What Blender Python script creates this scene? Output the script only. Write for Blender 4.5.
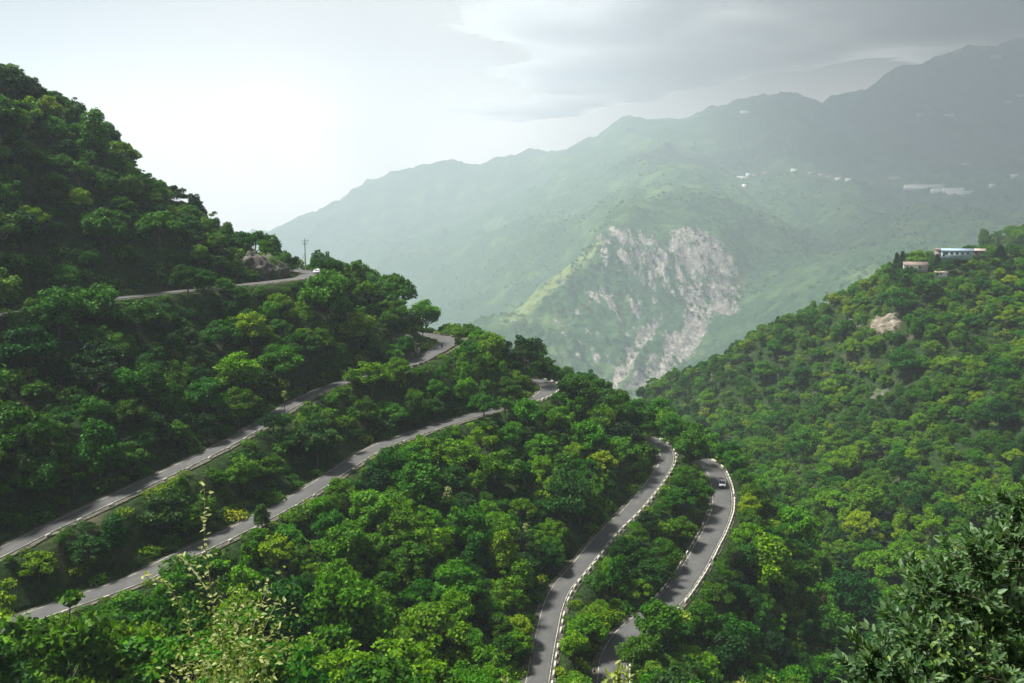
import bpy, math, random
import numpy as np
from mathutils import Vector, Matrix

for o in list(bpy.data.objects):
    bpy.data.objects.remove(o)
scene = bpy.context.scene
COL = scene.collection
R = math.radians

# ------------------------------------------------------------------ camera
F = 887.0
PITCH = R(8.1)
CP, SP = math.cos(PITCH), math.sin(PITCH)
cam = bpy.data.cameras.new('camera')
cam.sensor_width = 36.0
cam.lens = F / 1024.0 * 36.0
cam.clip_start = 0.1
cam.clip_end = 40000
cam_o = bpy.data.objects.new('camera', cam)
COL.objects.link(cam_o)
cam_o.location = (0, 0, 0)
cam_o.rotation_euler = (R(90) - PITCH, 0, 0)
scene.camera = cam_o

# ------------------------------------------------------------------ sky and sun
SUN_EL, SUN_AZ = R(60), R(-84)        # azimuth from +Y towards +X
world = bpy.data.worlds.new('World')
scene.world = world
world.use_nodes = True
nt = world.node_tree
nt.nodes.clear()


class NB:
    """small helper to write node trees"""
    def __init__(self, tree):
        self.t = tree

    def n(self, kind, **kw):
        nd = self.t.nodes.new(kind)
        for k, v in kw.items():
            setattr(nd, k, v)
        return nd

    def put(self, sock, v):
        if isinstance(v, bpy.types.NodeSocket):
            self.t.links.new(v, sock)
        elif v is not None:
            sock.default_value = v

    def math(self, op, a, b=None, c=None, clamp=False):
        nd = self.n('ShaderNodeMath', operation=op, use_clamp=clamp)
        for i, v in enumerate((a, b, c)):
            if v is not None:
                self.put(nd.inputs[i], v)
        return nd.outputs[0]

    def mix(self, f, a, b, blend='MIX'):
        nd = self.n('ShaderNodeMix', data_type='RGBA', blend_type=blend)
        self.put(nd.inputs[0], f)
        self.put(nd.inputs[6], a)
        self.put(nd.inputs[7], b)
        return nd.outputs[2]

    def smooth(self, x, a, b):
        nd = self.n('ShaderNodeMapRange', interpolation_type='SMOOTHSTEP')
        self.put(nd.inputs[0], x)
        nd.inputs[1].default_value = a
        nd.inputs[2].default_value = b
        return nd.outputs[0]

    def noise(self, vec, scale, detail=4, rough=0.55, dist=0.0):
        nd = self.n('ShaderNodeTexNoise')
        self.put(nd.inputs['Vector'], vec)
        nd.inputs['Scale'].default_value = scale
        nd.inputs['Detail'].default_value = detail
        nd.inputs['Roughness'].default_value = rough
        nd.inputs['Distortion'].default_value = dist
        return nd.outputs[0]

    def ramp(self, f, stops, interp='LINEAR'):
        nd = self.n('ShaderNodeValToRGB')
        cr = nd.color_ramp
        cr.interpolation = interp
        while len(cr.elements) < len(stops):
            cr.elements.new(0.5)
        for e, (p, c) in zip(cr.elements, stops):
            e.position = p
            e.color = (c[0], c[1], c[2], 1)
        self.put(nd.inputs[0], f)
        return nd.outputs[0]


b = NB(nt)
sky = b.n('ShaderNodeTexSky', sky_type='NISHITA', sun_disc=False,
          sun_elevation=SUN_EL, sun_rotation=SUN_AZ, air_density=1.0, dust_density=2.5, ozone_density=1.0)
tc = b.n('ShaderNodeTexCoord')
gen = tc.outputs['Generated']
sep = b.n('ShaderNodeSeparateXYZ')
b.put(sep.inputs[0], gen)
dx, dy, dz_ = sep.outputs
# angular closeness to the bright part of the cloud deck
br = Vector((-0.20, 0.95, 0.13)).normalized()
dot = b.n('ShaderNodeVectorMath', operation='DOT_PRODUCT')
b.put(dot.inputs[0], gen)
dot.inputs[1].default_value = br
glow = b.smooth(dot.outputs['Value'], 0.935, 0.997)
nz = b.noise(gen, 3.2, 5, 0.5, 0.3)
nz2 = b.noise(gen, 9.0, 5, 0.55, 0.2)
# heavy grey cloud above the high ridge: bounded below by a slanting edge
azim = b.math('DIVIDE', dx, b.math('MAXIMUM', dy, 0.05))
elev = b.math('DIVIDE', dz_, b.math('MAXIMUM', dy, 0.05))
edge = b.math('MULTIPLY_ADD', azim, 0.15, 0.113)
wob = b.math('MULTIPLY_ADD', nz2, 0.05, -0.025)
over = b.math('SUBTRACT', b.math('ADD', elev, wob), edge)
heavy = b.smooth(over, -0.008, 0.04)
side = b.smooth(b.math('MULTIPLY_ADD', nz, 0.22, azim), -0.05, 0.62)
front = b.smooth(dy, 0.05, 0.4)
heavy = b.math('MULTIPLY', b.math('MULTIPLY', heavy, side), front)
low = b.math('MULTIPLY_ADD', glow, 3.9, 0.95)          # ordinary overcast brightness
band = b.math('MULTIPLY', b.smooth(elev, 0.19, 0.10), front)     # the deck is thin and bright low over the ridge
low = b.math('MULTIPLY_ADD', band, 4.5, low)
h2 = b.math('MULTIPLY', b.smooth(b.math('MULTIPLY_ADD', nz, 0.12, elev), 0.20, 0.34), b.smooth(azim, 0.0, -0.55))
low = b.math('MULTIPLY', low, b.math('MULTIPLY_ADD', h2, -0.85, 1.0))      # sky darkened towards the upper left corner
tex = b.math('MULTIPLY_ADD', b.math('SUBTRACT', nz, 0.5), 1.6, 1.0)
lum = b.math('MULTIPLY', low, tex)
lum = b.math('MULTIPLY', lum, b.math('MULTIPLY_ADD', heavy, -0.30, 1.0))
cl = b.n('ShaderNodeCombineColor')
b.put(cl.inputs[0], b.math('MULTIPLY', lum, 1.16))
b.put(cl.inputs[1], lum)
b.put(cl.inputs[2], b.math('MULTIPLY', lum, 0.88))
skycol = b.mix(0.95, sky.outputs[0], cl.outputs[0])
bg = b.n('ShaderNodeBackground')
b.put(bg.inputs['Color'], skycol)
bg.inputs['Strength'].default_value = 0.06
wo = b.n('ShaderNodeOutputWorld')
nt.links.new(bg.outputs[0], wo.inputs['Surface'])

sun = bpy.data.lights.new('sun', 'SUN')
sun.energy = 5.0
sun.angle = R(10.0)
sun.color = (1.0, 0.97, 0.91)
sun_o = bpy.data.objects.new('sun', sun)
COL.objects.link(sun_o)
sd = Vector((math.sin(SUN_AZ) * math.cos(SUN_EL), math.cos(SUN_AZ) * math.cos(SUN_EL), math.sin(SUN_EL)))
sun_o.rotation_euler = sd.to_track_quat('Z', 'Y').to_euler()

vs = scene.view_settings
scene.display_settings.display_device = 'sRGB'
vs.view_transform = 'Standard'
vs.look = 'None'
vs.exposure = 1.45
vs.gamma = 1.0
vs.use_curve_mapping = False

cy = scene.cycles
cy.use_denoising = True
cy.denoiser = 'OPENIMAGEDENOISE'
cy.denoising_input_passes = 'RGB_ALBEDO_NORMAL'
cy.max_bounces = 6
cy.diffuse_bounces = 3
cy.glossy_bounces = 2
cy.transmission_bounces = 3
cy.transparent_max_bounces = 6
cy.volume_bounces = 1
cy.use_adaptive_sampling = True
cy.adaptive_threshold = 0.02
cy.caustics_reflective = False
cy.caustics_refractive = False

# ------------------------------------------------------------------ helpers
rng = np.random.default_rng(11)
S = 1.15                               # overall scale of the near slopes


def tz(py):
    v = (341.5 - py) / F
    return (-SP + v * CP) / (CP + v * SP)


def P(px, py, z=None, Y=None, dz=0.0, s=S):
    """point of the ground seen at a place of the photograph, from its height or its distance"""
    v = (341.5 - py) / F
    u = (px - 512) / F
    den = CP + v * SP
    t = (-SP + v * CP) / den
    if Y is None:
        Y = z / t
    Y *= s
    return np.array([u / den * Y, Y, t * Y + dz])


def project(p):
    p = np.atleast_2d(p)
    fwd = p[:, 1] * CP - p[:, 2] * SP
    up = p[:, 1] * SP + p[:, 2] * CP
    fwd = np.maximum(fwd, 1e-3)
    return 512 + F * p[:, 0] / fwd, 341.5 - F * up / fwd, fwd


def _hash(ix, iy, seed):
    h = (ix * 374761393 + iy * 668265263 + seed * 974711) & 0x7fffffff
    h = ((h ^ (h >> 13)) * 1274126177) & 0x7fffffff
    return h ^ (h >> 16)


def gnoise(x, y, seed=0):
    ix = np.floor(x).astype(np.int64)
    iy = np.floor(y).astype(np.int64)
    fx, fy = x - ix, y - iy
    ux, uy = fx * fx * fx * (fx * (fx * 6 - 15) + 10), fy * fy * fy * (fy * (fy * 6 - 15) + 10)
    out = 0
    for a in (0, 1):
        for c in (0, 1):
            ang = (_hash(ix + a, iy + c, seed) % 4096) / 4096.0 * 6.28318
            g = np.cos(ang) * (fx - a) + np.sin(ang) * (fy - c)
            out = out + g * (ux if a else 1 - ux) * (uy if c else 1 - uy)
    return out * 1.5


def fbm(x, y, octv=5, seed=0, ridged=False, gain=0.5):
    s, a = 0, 1.0
    for i in range(octv):
        n = gnoise(x, y, seed + i * 17)
        if ridged:
            n = 1 - 2 * np.abs(n)
        s = s + a * n
        a *= gain
        x, y = x * 2.03 + 3.1, y * 2.03 - 1.7
    return s


def tps_fit(pts, smooth=0.0):
    pts = np.asarray(pts, float)
    sc = np.abs(pts[:, :2]).max()
    xy = pts[:, :2] / sc
    n = len(pts)
    d = np.linalg.norm(xy[:, None] - xy[None], axis=2)
    K = np.where(d > 0, d * d * np.log(d + 1e-12), 0) + smooth * np.eye(n)
    A = np.zeros((n + 3, n + 3))
    A[:n, :n] = K
    A[:n, n] = 1
    A[:n, n + 1:] = xy
    A[n, :n] = 1
    A[n + 1:, :n] = xy.T
    rhs = np.zeros(n + 3)
    rhs[:n] = pts[:, 2]
    w = np.linalg.solve(A, rhs)

    def ev(x, y):
        sh = x.shape
        q = np.stack([x.ravel(), y.ravel()], 1) / sc
        out = np.empty(len(q))
        for i in range(0, len(q), 20000):
            qq = q[i:i + 20000]
            r2 = ((qq[:, None] - xy[None]) ** 2).sum(2)
            k = np.where(r2 > 0, 0.5 * r2 * np.log(r2 + 1e-20), 0)
            out[i:i + 20000] = k @ w[:n] + w[n] + qq @ w[n + 1:]
        return out.reshape(sh)
    return ev


def mesh_np(name, verts, faces, mats=(), mat_idx=None, smooth=False):
    """faces: (n,k) int array, or list of such arrays"""
    me = bpy.data.meshes.new(name)
    if not isinstance(faces, list):
        faces = [faces]
    faces = [np.asarray(f, np.int64) for f in faces if len(f)]
    nl = sum(f.size for f in faces)
    nf = sum(len(f) for f in faces)
    verts = np.asarray(verts, np.float32)
    me.vertices.add(len(verts))
    me.vertices.foreach_set('co', verts.ravel())
    me.loops.add(nl)
    me.polygons.add(nf)
    me.loops.foreach_set('vertex_index', np.concatenate([f.ravel() for f in faces]).astype(np.int32))
    tot = np.concatenate([np.full(len(f), f.shape[1]) for f in faces])
    st = np.concatenate([[0], np.cumsum(tot)[:-1]])
    me.polygons.foreach_set('loop_start', st.astype(np.int32))
    if mat_idx is not None:
        me.polygons.foreach_set('material_index', np.asarray(mat_idx, np.int32))
    if smooth:
        me.polygons.foreach_set('use_smooth', np.ones(nf, bool))
    for m in mats:
        me.materials.append(m)
    me.update(calc_edges=True)
    me.validate()
    return me


def put(name, me, parent=None, label=None, cat=None, group=None, kind=None, loc=None):
    o = bpy.data.objects.new(name, me)
    COL.objects.link(o)
    if parent is not None:
        o.parent = parent
    if loc is not None:
        o.location = loc
    tag(o, label, cat, group, kind)
    return o


def tag(o, label=None, cat=None, group=None, kind=None):
    for k, v in (('label', label), ('category', cat), ('group', group), ('kind', kind)):
        if v:
            o[k] = v


def empty(name, loc=(0, 0, 0), rz=0.0, **kw):
    o = bpy.data.objects.new(name, None)
    o.empty_display_size = 0.3
    COL.objects.link(o)
    o.location = loc
    o.rotation_euler = (0, 0, rz)
    tag(o, **kw)
    return o


class MB:
    """collects boxes, tubes and prisms into one mesh"""
    def __init__(self):
        self.v, self.f = [], {}
        self.n = 0

    def add(self, v, f):
        v = np.asarray(v, float)
        f = np.asarray(f, np.int64) + self.n
        self.v.append(v)
        self.f.setdefault(f.shape[1], []).append(f)
        self.n += len(v)

    def box(self, c, size, rz=0.0, taper=1.0, rx=0.0, ry=0.0):
        sx, sy, sz = np.array(size) / 2.0
        v = np.array([[x * sx * (taper if z > 0 else 1), y * sy * (taper if z > 0 else 1), z * sz]
                      for z in (-1, 1) for x, y in ((-1, -1), (1, -1), (1, 1), (-1, 1))])
        m = np.array((Matrix.Rotation(rz, 3, 'Z') @ Matrix.Rotation(ry, 3, 'Y') @ Matrix.Rotation(rx, 3, 'X')))
        v = v @ m.T + np.array(c)
        self.add(v, [[3, 2, 1, 0], [4, 5, 6, 7], [0, 1, 5, 4], [1, 2, 6, 5], [2, 3, 7, 6], [3, 0, 4, 7]])
        return self

    def tube(self, pts, rad, seg=6):
        pts = np.asarray(pts, float)
        rad = np.broadcast_to(rad, len(pts))
        rings = []
        for i in range(len(pts)):
            d = pts[min(i + 1, len(pts) - 1)] - pts[max(i - 1, 0)]
            d = d / (np.linalg.norm(d) + 1e-9)
            a = np.cross(d, [0, 0, 1.0] if abs(d[2]) < 0.9 else [1.0, 0, 0])
            a /= np.linalg.norm(a)
            c = np.cross(d, a)
            th = np.arange(seg) / seg * 2 * math.pi
            rings.append(pts[i] + rad[i] * (np.cos(th)[:, None] * a + np.sin(th)[:, None] * c))
        v = np.concatenate(rings)
        f = []
        for i in range(len(pts) - 1):
            for k in range(seg):
                k2 = (k + 1) % seg
                f.append([i * seg + k, i * seg + k2, (i + 1) * seg + k2, (i + 1) * seg + k])
        self.add(v, f)
        return self

    def prism(self, outline, axis, a, c):
        """closed outline in a plane, extruded between a and c along axis (0,1,2)"""
        k = len(outline)
        v = []
        for h in (a, c):
            for p in outline:
                q = list(p)
                q.insert(axis, h)
                v.append(q)
        n0 = self.n
        self.add(v, [[i, (i + 1) % k, k + (i + 1) % k, k + i] for i in range(k)])
        for ring in ([n0 + i for i in range(k)][::-1], [n0 + k + i for i in range(k)]):
            self.f.setdefault(k, []).append(np.array([ring]))
        return self

    def wheel(self, c, r, w, seg=14, axis='x'):
        th = np.arange(seg) / seg * 2 * math.pi
        pr = [(math.cos(t) * r, math.sin(t) * r) for t in th]
        m = MB()
        m.prism(pr, 0 if axis == 'x' else 1, -w / 2, w / 2)
        v = np.concatenate(m.v) + np.array(c)
        base = self.n
        self.v.append(v)
        self.n += len(v)
        for k, fs in m.f.items():
            for f in fs:
                self.f.setdefault(k, []).append(f + base)
        return self

    def mesh(self, name, mat, smooth=False):
        return mesh_np(name, np.concatenate(self.v), [np.concatenate(fs) for fs in self.f.values()], [mat], smooth=smooth)


# ------------------------------------------------------------------ materials
def new_mat(name):
    m = bpy.data.materials.new(name)
    m.use_nodes = True
    m.node_tree.nodes.clear()
    bb = NB(m.node_tree)
    out = bb.n('ShaderNodeOutputMaterial')
    return m, bb, out


def principled(bb, col, rough=0.7, spec=0.3, normal=None, metal=0.0):
    p = bb.n('ShaderNodeBsdfPrincipled')
    bb.put(p.inputs['Base Color'], col if isinstance(col, bpy.types.NodeSocket) else (*col, 1))
    bb.put(p.inputs['Roughness'], rough)
    p.inputs['Specular IOR Level'].default_value = spec
    p.inputs['Metallic'].default_value = metal
    if normal is not None:
        bb.put(p.inputs['Normal'], normal)
    return p.outputs[0]


def bump(bb, h, strength=0.5, dist=0.1):
    nd = bb.n('ShaderNodeBump')
    nd.inputs['Strength'].default_value = strength
    nd.inputs['Distance'].default_value = dist
    bb.put(nd.inputs['Height'], h)
    return nd.outputs[0]


def objco(bb):
    return bb.n('ShaderNodeTexCoord').outputs['Object']


def plain(name, col, rough=0.6, spec=0.3, var=0.25, scale=3.0, metal=0.0):
    m, bb, out = new_mat(name)
    n = bb.noise(objco(bb), scale, 4, 0.6)
    dark = tuple(c * (1 - var) for c in col)
    c = bb.mix(bb.smooth(n, 0.35, 0.65), (*dark, 1), (*col, 1))
    m.node_tree.links.new(principled(bb, c, rough, spec, metal=metal), out.inputs[0])
    return m


def leaf_mat(name, stops, trans=0.3, rough=0.55, isl=1.0, spec=0.12):
    m, bb, out = new_mat(name)
    at = bb.n('ShaderNodeAttribute', attribute_type='INSTANCER', attribute_name='tone')
    rnd = bb.n('ShaderNodeNewGeometry').outputs['Random Per Island']
    col = bb.ramp(at.outputs['Fac'], stops)
    val = bb.math('MULTIPLY_ADD', rnd, isl, 1.0 - isl * 0.5)
    hsv = bb.n('ShaderNodeHueSaturation')
    bb.put(hsv.inputs['Color'], col)
    bb.put(hsv.inputs['Value'], val)
    orn = bb.n('ShaderNodeObjectInfo').outputs['Random']
    bb.put(hsv.inputs['Hue'], bb.math('ADD', bb.math('MULTIPLY_ADD', rnd, -0.03, 0.512), bb.math('MULTIPLY_ADD', orn, -0.040, 0.013)))
    bb.put(hsv.inputs['Saturation'], bb.math('MULTIPLY_ADD', bb.math('FRACT', bb.math('MULTIPLY', orn, 7.31)), 0.30, 1.02))
    c = hsv.outputs[0]
    p = principled(bb, c, rough, spec)
    t = bb.n('ShaderNodeBsdfTranslucent')
    tcol = bb.mix(1.0, c, (1.1, 1.25, 0.35, 1), 'MULTIPLY')
    bb.put(t.inputs[0], tcol)
    mx = bb.n('ShaderNodeMixShader')
    mx.inputs[0].default_value = trans
    m.node_tree.links.new(p, mx.inputs[1])
    m.node_tree.links.new(t.outputs[0], mx.inputs[2])
    m.node_tree.links.new(mx.outputs[0], out.inputs[0])
    return m


TONES = [(0.0, (0.008, 0.030, 0.010)), (0.2, (0.014, 0.058, 0.010)), (0.4, (0.030, 0.110, 0.009)),
         (0.6, (0.056, 0.172, 0.011)), (0.8, (0.100, 0.225, 0.014)), (1.0, (0.165, 0.265, 0.026))]
M_LEAF = leaf_mat('leaf', TONES)
M_SHRUB = leaf_mat('shrub_leaf', [(p, (c[0] * 1.15, c[1] * 0.95, c[2])) for p, c in TONES])
M_FARLEAF = leaf_mat('far_leaf', TONES, trans=0.2)

m, bb, out = new_mat('bark')
n = bb.noise(objco(bb), 5.0, 4)
c = bb.ramp(n, [(0.3, (0.035, 0.026, 0.02)), (0.7, (0.11, 0.09, 0.07))])
m.node_tree.links.new(principled(bb, c, 0.9, 0.1), out.inputs[0])
M_BARK = m

m, bb, out = new_mat('slope_ground')
co = objco(bb)
n1 = bb.noise(co, 0.06, 5, 0.6)
n2 = bb.noise(co, 0.9, 5, 0.65)
c = bb.ramp(n2, [(0.3, (0.010, 0.016, 0.006)), (0.5, (0.018, 0.036, 0.010)), (0.7, (0.036, 0.064, 0.016))])
c = bb.mix(bb.smooth(n1, 0.56, 0.74), c, (0.075, 0.068, 0.045, 1))
m.node_tree.links.new(principled(bb, c, 0.95, 0.05, bump(bb, n2, 1.0, 0.5)), out.inputs[0])
M_GROUND = m

m, bb, out = new_mat('asphalt')
co = objco(bb)
n1 = bb.noise(co, 0.35, 4, 0.6)
n2 = bb.noise(co, 14.0, 3, 0.6)
c = bb.ramp(n1, [(0.3, (0.060, 0.060, 0.058)), (0.7, (0.094, 0.093, 0.089))])
c = bb.mix(bb.math('MULTIPLY', n2, 0.35), c, (0.05, 0.05, 0.05, 1))
at = bb.n('ShaderNodeAttribute', attribute_name='across')     # -1 .. 1 across the road
wear = bb.smooth(bb.math('ABSOLUTE', bb.math('SUBTRACT', bb.math('ABSOLUTE', at.outputs['Fac']), 0.45)), 0.0, 0.22)
c = bb.mix(bb.math('MULTIPLY_ADD', wear, -0.35, 0.35), c, (0.06, 0.058, 0.055, 1))
pn = bb.smooth(bb.noise(co, 0.11, 2), 0.58, 0.60)
c = bb.mix(bb.math('MULTIPLY', pn, 0.35), c, (0.055, 0.055, 0.056, 1))
m.node_tree.links.new(principled(bb, c, 0.8, 0.3, bump(bb, n2, 0.25, 0.02)), out.inputs[0])
M_ASPH = m

M_PAINT = plain('road_paint', (0.44, 0.42, 0.36), 0.7, 0.3, 0.65, 1.0)
M_VERGE = plain('verge_dirt', (0.12, 0.112, 0.088), 0.95, 0.05, 0.6, 1.3)
M_WHITEBLOCK = plain('whitewashed_stone', (0.58, 0.55, 0.45), 0.85, 0.1, 0.4, 2.5)
M_DARKBLOCK = plain('weathered_stone', (0.17, 0.15, 0.12), 0.9, 0.1, 0.5, 2.5)
M_CONC = plain('concrete', (0.42, 0.40, 0.36), 0.9, 0.1, 0.3, 0.8)
M_STEEL = plain('galvanised_steel', (0.45, 0.46, 0.46), 0.5, 0.5, 0.2, 4)
M_GLASS = plain('dark_glass', (0.03, 0.035, 0.04), 0.1, 0.6, 0.3, 2)
M_TYRE = plain('tyre_rubber', (0.02, 0.02, 0.02), 0.8, 0.2)
M_CARWHITE = plain('white_car_paint', (0.75, 0.76, 0.78), 0.25, 0.5, 0.08)
M_CARBLUE = plain('pale_blue_truck_paint', (0.74, 0.77, 0.82), 0.3, 0.5, 0.12)
M_CARGO = plain('red_brown_cargo', (0.56, 0.33, 0.28), 0.8, 0.1, 0.4, 6)
M_DARK = plain('dark_metal', (0.03, 0.03, 0.035), 0.45, 0.5)
M_CLOTH = plain('dark_blue_cloth', (0.03, 0.04, 0.07), 0.9, 0.1)
M_SKIN = plain('skin', (0.32, 0.19, 0.13), 0.6, 0.2, 0.1)
M_ROOFBLUE = plain('blue_sheet_roof', (0.26, 0.36, 0.44), 0.5, 0.4, 0.2, 1.5)
M_ROOFRUST = plain('rusty_sheet_roof', (0.22, 0.17, 0.14), 0.7, 0.2, 0.35, 1.5)
M_WALLPALE = plain('pale_plaster', (0.62, 0.60, 0.56), 0.85, 0.1, 0.25, 0.6)
M_WALLBLUE = plain('pale_blue_plaster', (0.36, 0.46, 0.52), 0.85, 0.1, 0.25, 0.6)
M_WALLPINK = plain('pink_plaster', (0.46, 0.36, 0.31), 0.85, 0.1, 0.25, 0.6)
M_FILM = plain('white_greenhouse_film', (0.80, 0.78, 0.74), 0.5, 0.3, 0.12, 0.2)
M_LAMP = plain('headlight_glass', (0.7, 0.7, 0.65), 0.15, 0.6)

m, bb, out = new_mat('cut_rock')
co = objco(bb)
n1 = bb.noise(co, 0.5, 7, 0.65, 0.4)
n2 = bb.noise(co, 0.12, 3)
c = bb.ramp(n1, [(0.3, (0.03, 0.03, 0.022)), (0.5, (0.075, 0.072, 0.06)), (0.72, (0.17, 0.163, 0.145))])
c = bb.mix(bb.smooth(n2, 0.52, 0.62), c, (0.05, 0.09, 0.02, 1))
m.node_tree.links.new(principled(bb, c, 0.95, 0.1, bump(bb, n1, 1.0, 0.6)), out.inputs[0])
M_ROCK = m

m, bb, out = new_mat('pale_rock')
co = objco(bb)
n1 = bb.noise(co, 0.35, 7, 0.65, 0.4)
c = bb.ramp(n1, [(0.3, (0.035, 0.05, 0.02)), (0.48, (0.14, 0.12, 0.09)), (0.72, (0.34, 0.30, 0.245))])
m.node_tree.links.new(principled(bb, c, 0.95, 0.1, bump(bb, n1, 1.0, 0.6)), out.inputs[0])
M_PALEROCK = m

# ------------------------------------------------------------------ roads (centre lines: place in the photograph, height)
ROADS = {
    'upper': dict(w=4.6, pts=[(-70, 323, -18.0), (0, 313.5, -17.5), (100, 300, -16.8), (180, 291, -16.4), (247, 284, -16.0), (284, 280, -15.8),
                              (305, 277, -15.6), (310, 273, -15.4), (300, 270.3, -15.2), (282, 269.5, -15.0), (262, 269, -14.5)]),
    'second': dict(w=3.6, pts=[(-75, 588, -46.0), (0, 552.5, -44.8), (60, 523, -43.7), (131, 490, -42.3), (200, 457, -41.0), (247, 432, -40.0),
                               (284, 409, -39.0), (309, 395.5, -38.3), (343, 382, -37.4), (380, 372.5, -36.3), (413, 364, -35.4), (428, 356, -35),
                               (442, 347.5, -34.7), (448, 342, -34.5), (444, 338, -34.3), (430, 335, -34.0), (410, 331.5, -33.2)],
                   wp={442: 5.6, 448: 6.4, 444: 6.4, 430: 5.6, 428: 4.6}),
    'third': dict(w=4.2, pts=[(-80, 657, -51.6), (0, 628, -51.0), (45, 611.5, -50.7), (134, 580, -50.0), (175, 559, -49.7), (239, 529, -49.2),
                              (299, 497, -48.6), (342, 469, -48.2), (372, 450, -47.8), (400, 438.5, -47.4), (452, 421.5, -46.7), (480, 413, -46.2),
                              (512, 406, -45.6), (535, 399, -45), (547, 392, -44.8), (549, 386, -44.6), (541, 381.5, -44.4), (525, 379, -44)],
                  wp={547: 5.2, 549: 5.6, 541: 5.2}),
    'fourth': dict(w=4.3, pts=[(532, 705, -69.8), (537.6, 680.5, -69.3), (543, 650, -68.8), (547.6, 629, -68.4), (552.5, 608, -67.9), (562, 587, -67.3),
                               (580, 566, -66.7), (597, 545, -66.0), (612, 528, -65.2), (633, 508, -64.0), (652, 485, -62.6), (664, 467, -61.5),
                               (667, 455, -60.7), (660, 444, -60.0), (646, 437, -59.5)]),
    'lowest': dict(w=5.6, pts=[(611, 705, -73.9), (612, 678, -73.5), (615, 656, -73.2), (632, 630, -72.5), (668, 602, -71.5), (692, 570, -70.6),
                               (706, 545, -69.8), (714, 530, -69.2), (721.5, 510, -68.4), (722, 493, -67.7), (718, 477, -66.9), (711, 466, -66.2), (700, 459, -65.7)]),
}


def catmull(pts, step):
    pts = np.asarray(pts, float)
    ext = np.vstack([2 * pts[0] - pts[1], pts, 2 * pts[-1] - pts[-2]])
    dense = []
    for i in range(1, len(ext) - 2):
        p0, p1, p2, p3 = ext[i - 1:i + 3]
        for t in np.linspace(0, 1, 24, endpoint=False):
            dense.append(0.5 * ((2 * p1) + (-p0 + p2) * t + (2 * p0 - 5 * p1 + 4 * p2 - p3) * t * t + (-p0 + 3 * p1 - 3 * p2 + p3) * t ** 3))
    dense.append(ext[-2])
    dense = np.array(dense)
    L = np.concatenate([[0], np.cumsum(np.linalg.norm(np.diff(dense[:, :2], axis=0), axis=1))])
    s = np.arange(0, L[-1], step)
    return np.stack([np.interp(s, L, dense[:, k]) for k in range(dense.shape[1])], 1)


for name, r in ROADS.items():
    ctrl = []
    for (px, py, z) in r['pts']:
        p = P(px, py, z=z)
        ctrl.append([*p, r.get('wp', {}).get(px, r['w']) * S / 1.15])
    path = catmull(ctrl, 0.75)
    for _ in range(6):
        path[1:-1] = (path[:-2] + 2 * path[1:-1] + path[2:]) / 4
    tang = np.gradient(path[:, :2], axis=0)
    tang /= np.linalg.norm(tang, axis=1)[:, None]
    r['path'] = path[:, :3]
    r['hw'] = path[:, 3] / 2
    r['tan'] = tang
    r['nor'] = np.stack([tang[:, 1], -tang[:, 0]], 1)          # right hand side of travel

# ------------------------------------------------------------------ near terrain
CT = []
for r in ROADS.values():
    for p in r['path'][::12]:
        CT.append(p)


def ct(px, py, Y, dz=-7.0):
    CT.append(P(px, py, Y=Y, dz=dz))


for px, py, Y in ((-170, -60, 205), (-80, 10, 210), (0, 60, 216), (60, 88, 222), (120, 142, 229), (200, 205, 237), (280, 252, 247)):
    ct(px, py, Y, -8)
    q = P(px, py, Y=Y + 55, dz=-48)
    CT.append(q)
for px, py, Y in ((345, 268, 259), (400, 297, 262), (480, 334, 256), (550, 364, 258), (600, 386, 260), (640, 403, 259), (700, 434, 257)):
    ct(px, py, Y, -9)
    CT.append(P(px, py, Y=Y + 45, dz=-42))
raw = [(92, 235, -108), (92, 310, -106), (90, 420, -108), (70, 520, -128), (40, 620, -170),
       (0, -30, 3), (0, 0, -1.7), (-30, 0, -1), (40, 0, -9), (0, 10, -8.2), (0, 20, -16), (0, 45, -34), (0, 75, -52), (0, 100, -63),
       (7, 9, -8.5), (-3, 6, -5.2), (30, 30, -30), (30, 60, -51), (40, 100, -74), (60, 130, -89), (-40, 30, -19), (-50, 60, -37), (-62, 82, -49),
       (-110, 60, -25), (-120, 110, -28), (-32, 100, -58.5), (-8, 110, -65.5), (40, 140, -84), (55, 160, -94), (100, 120, -88), (140, 60, -50), (100, 20, -28), (160, 150, -84),
       (0, 400, -150), (-80, 400, -150), (-160, 400, -120), (-160, 300, -20), (0, 520, -220), (-150, 560, -240), (-40, 690, -270), (80, 690, -250), (180, 690, -200),
       (-200, 200, 60), (-220, 100, 20), (-220, 0, 10), (230, 0, -10), (260, 150, -40), (-220, 690, -270), (-240, 420, -150)]
for p in raw:
    CT.append(np.array(p, float) * S)
for px, py, Y in ((640, 393, 520), (700, 367, 492), (760, 332, 468), (850, 290, 447), (900, 264, 433), (1024, 254, 428), (1110, 246, 430),
                  (1000, 480, 262), (900, 430, 330), (950, 340, 372), (800, 430, 382), (760, 400, 430), (850, 360, 402), (1024, 560, 218),
                  (950, 540, 243), (880, 520, 268), (1024, 400, 310), (760, 440, 370), (700, 400, 460), (1024, 300, 385)):
    ct(px, py, Y, -6.5)
ct(960, 257, 421, -1.0)
ct(917, 268, 425, -3.0)
for px, py, Y, d in ((640, 393, 580, -70), (760, 332, 540, -60), (850, 290, 520, -50), (960, 250, 500, -35)):
    CT.append(P(px, py, Y=Y, dz=d))
for px, py, Y in ((975, 247, 640), (1000, 232, 640), (1045, 208, 640), (1110, 195, 630)):
    ct(px, py, Y, -8)
for px, py, Y, d in ((1024, 254, 500, -30), (1110, 246, 500, -30)):
    CT.append(P(px, py, Y=Y, dz=d))
for px, py, Y, d in ((1000, 228, 715, -60), (1100, 195, 715, -50), (900, 240, 640, -75)):
    CT.append(P(px, py, Y=Y, dz=d))
ev_near = tps_fit(np.array(CT), 1e-5)

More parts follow.
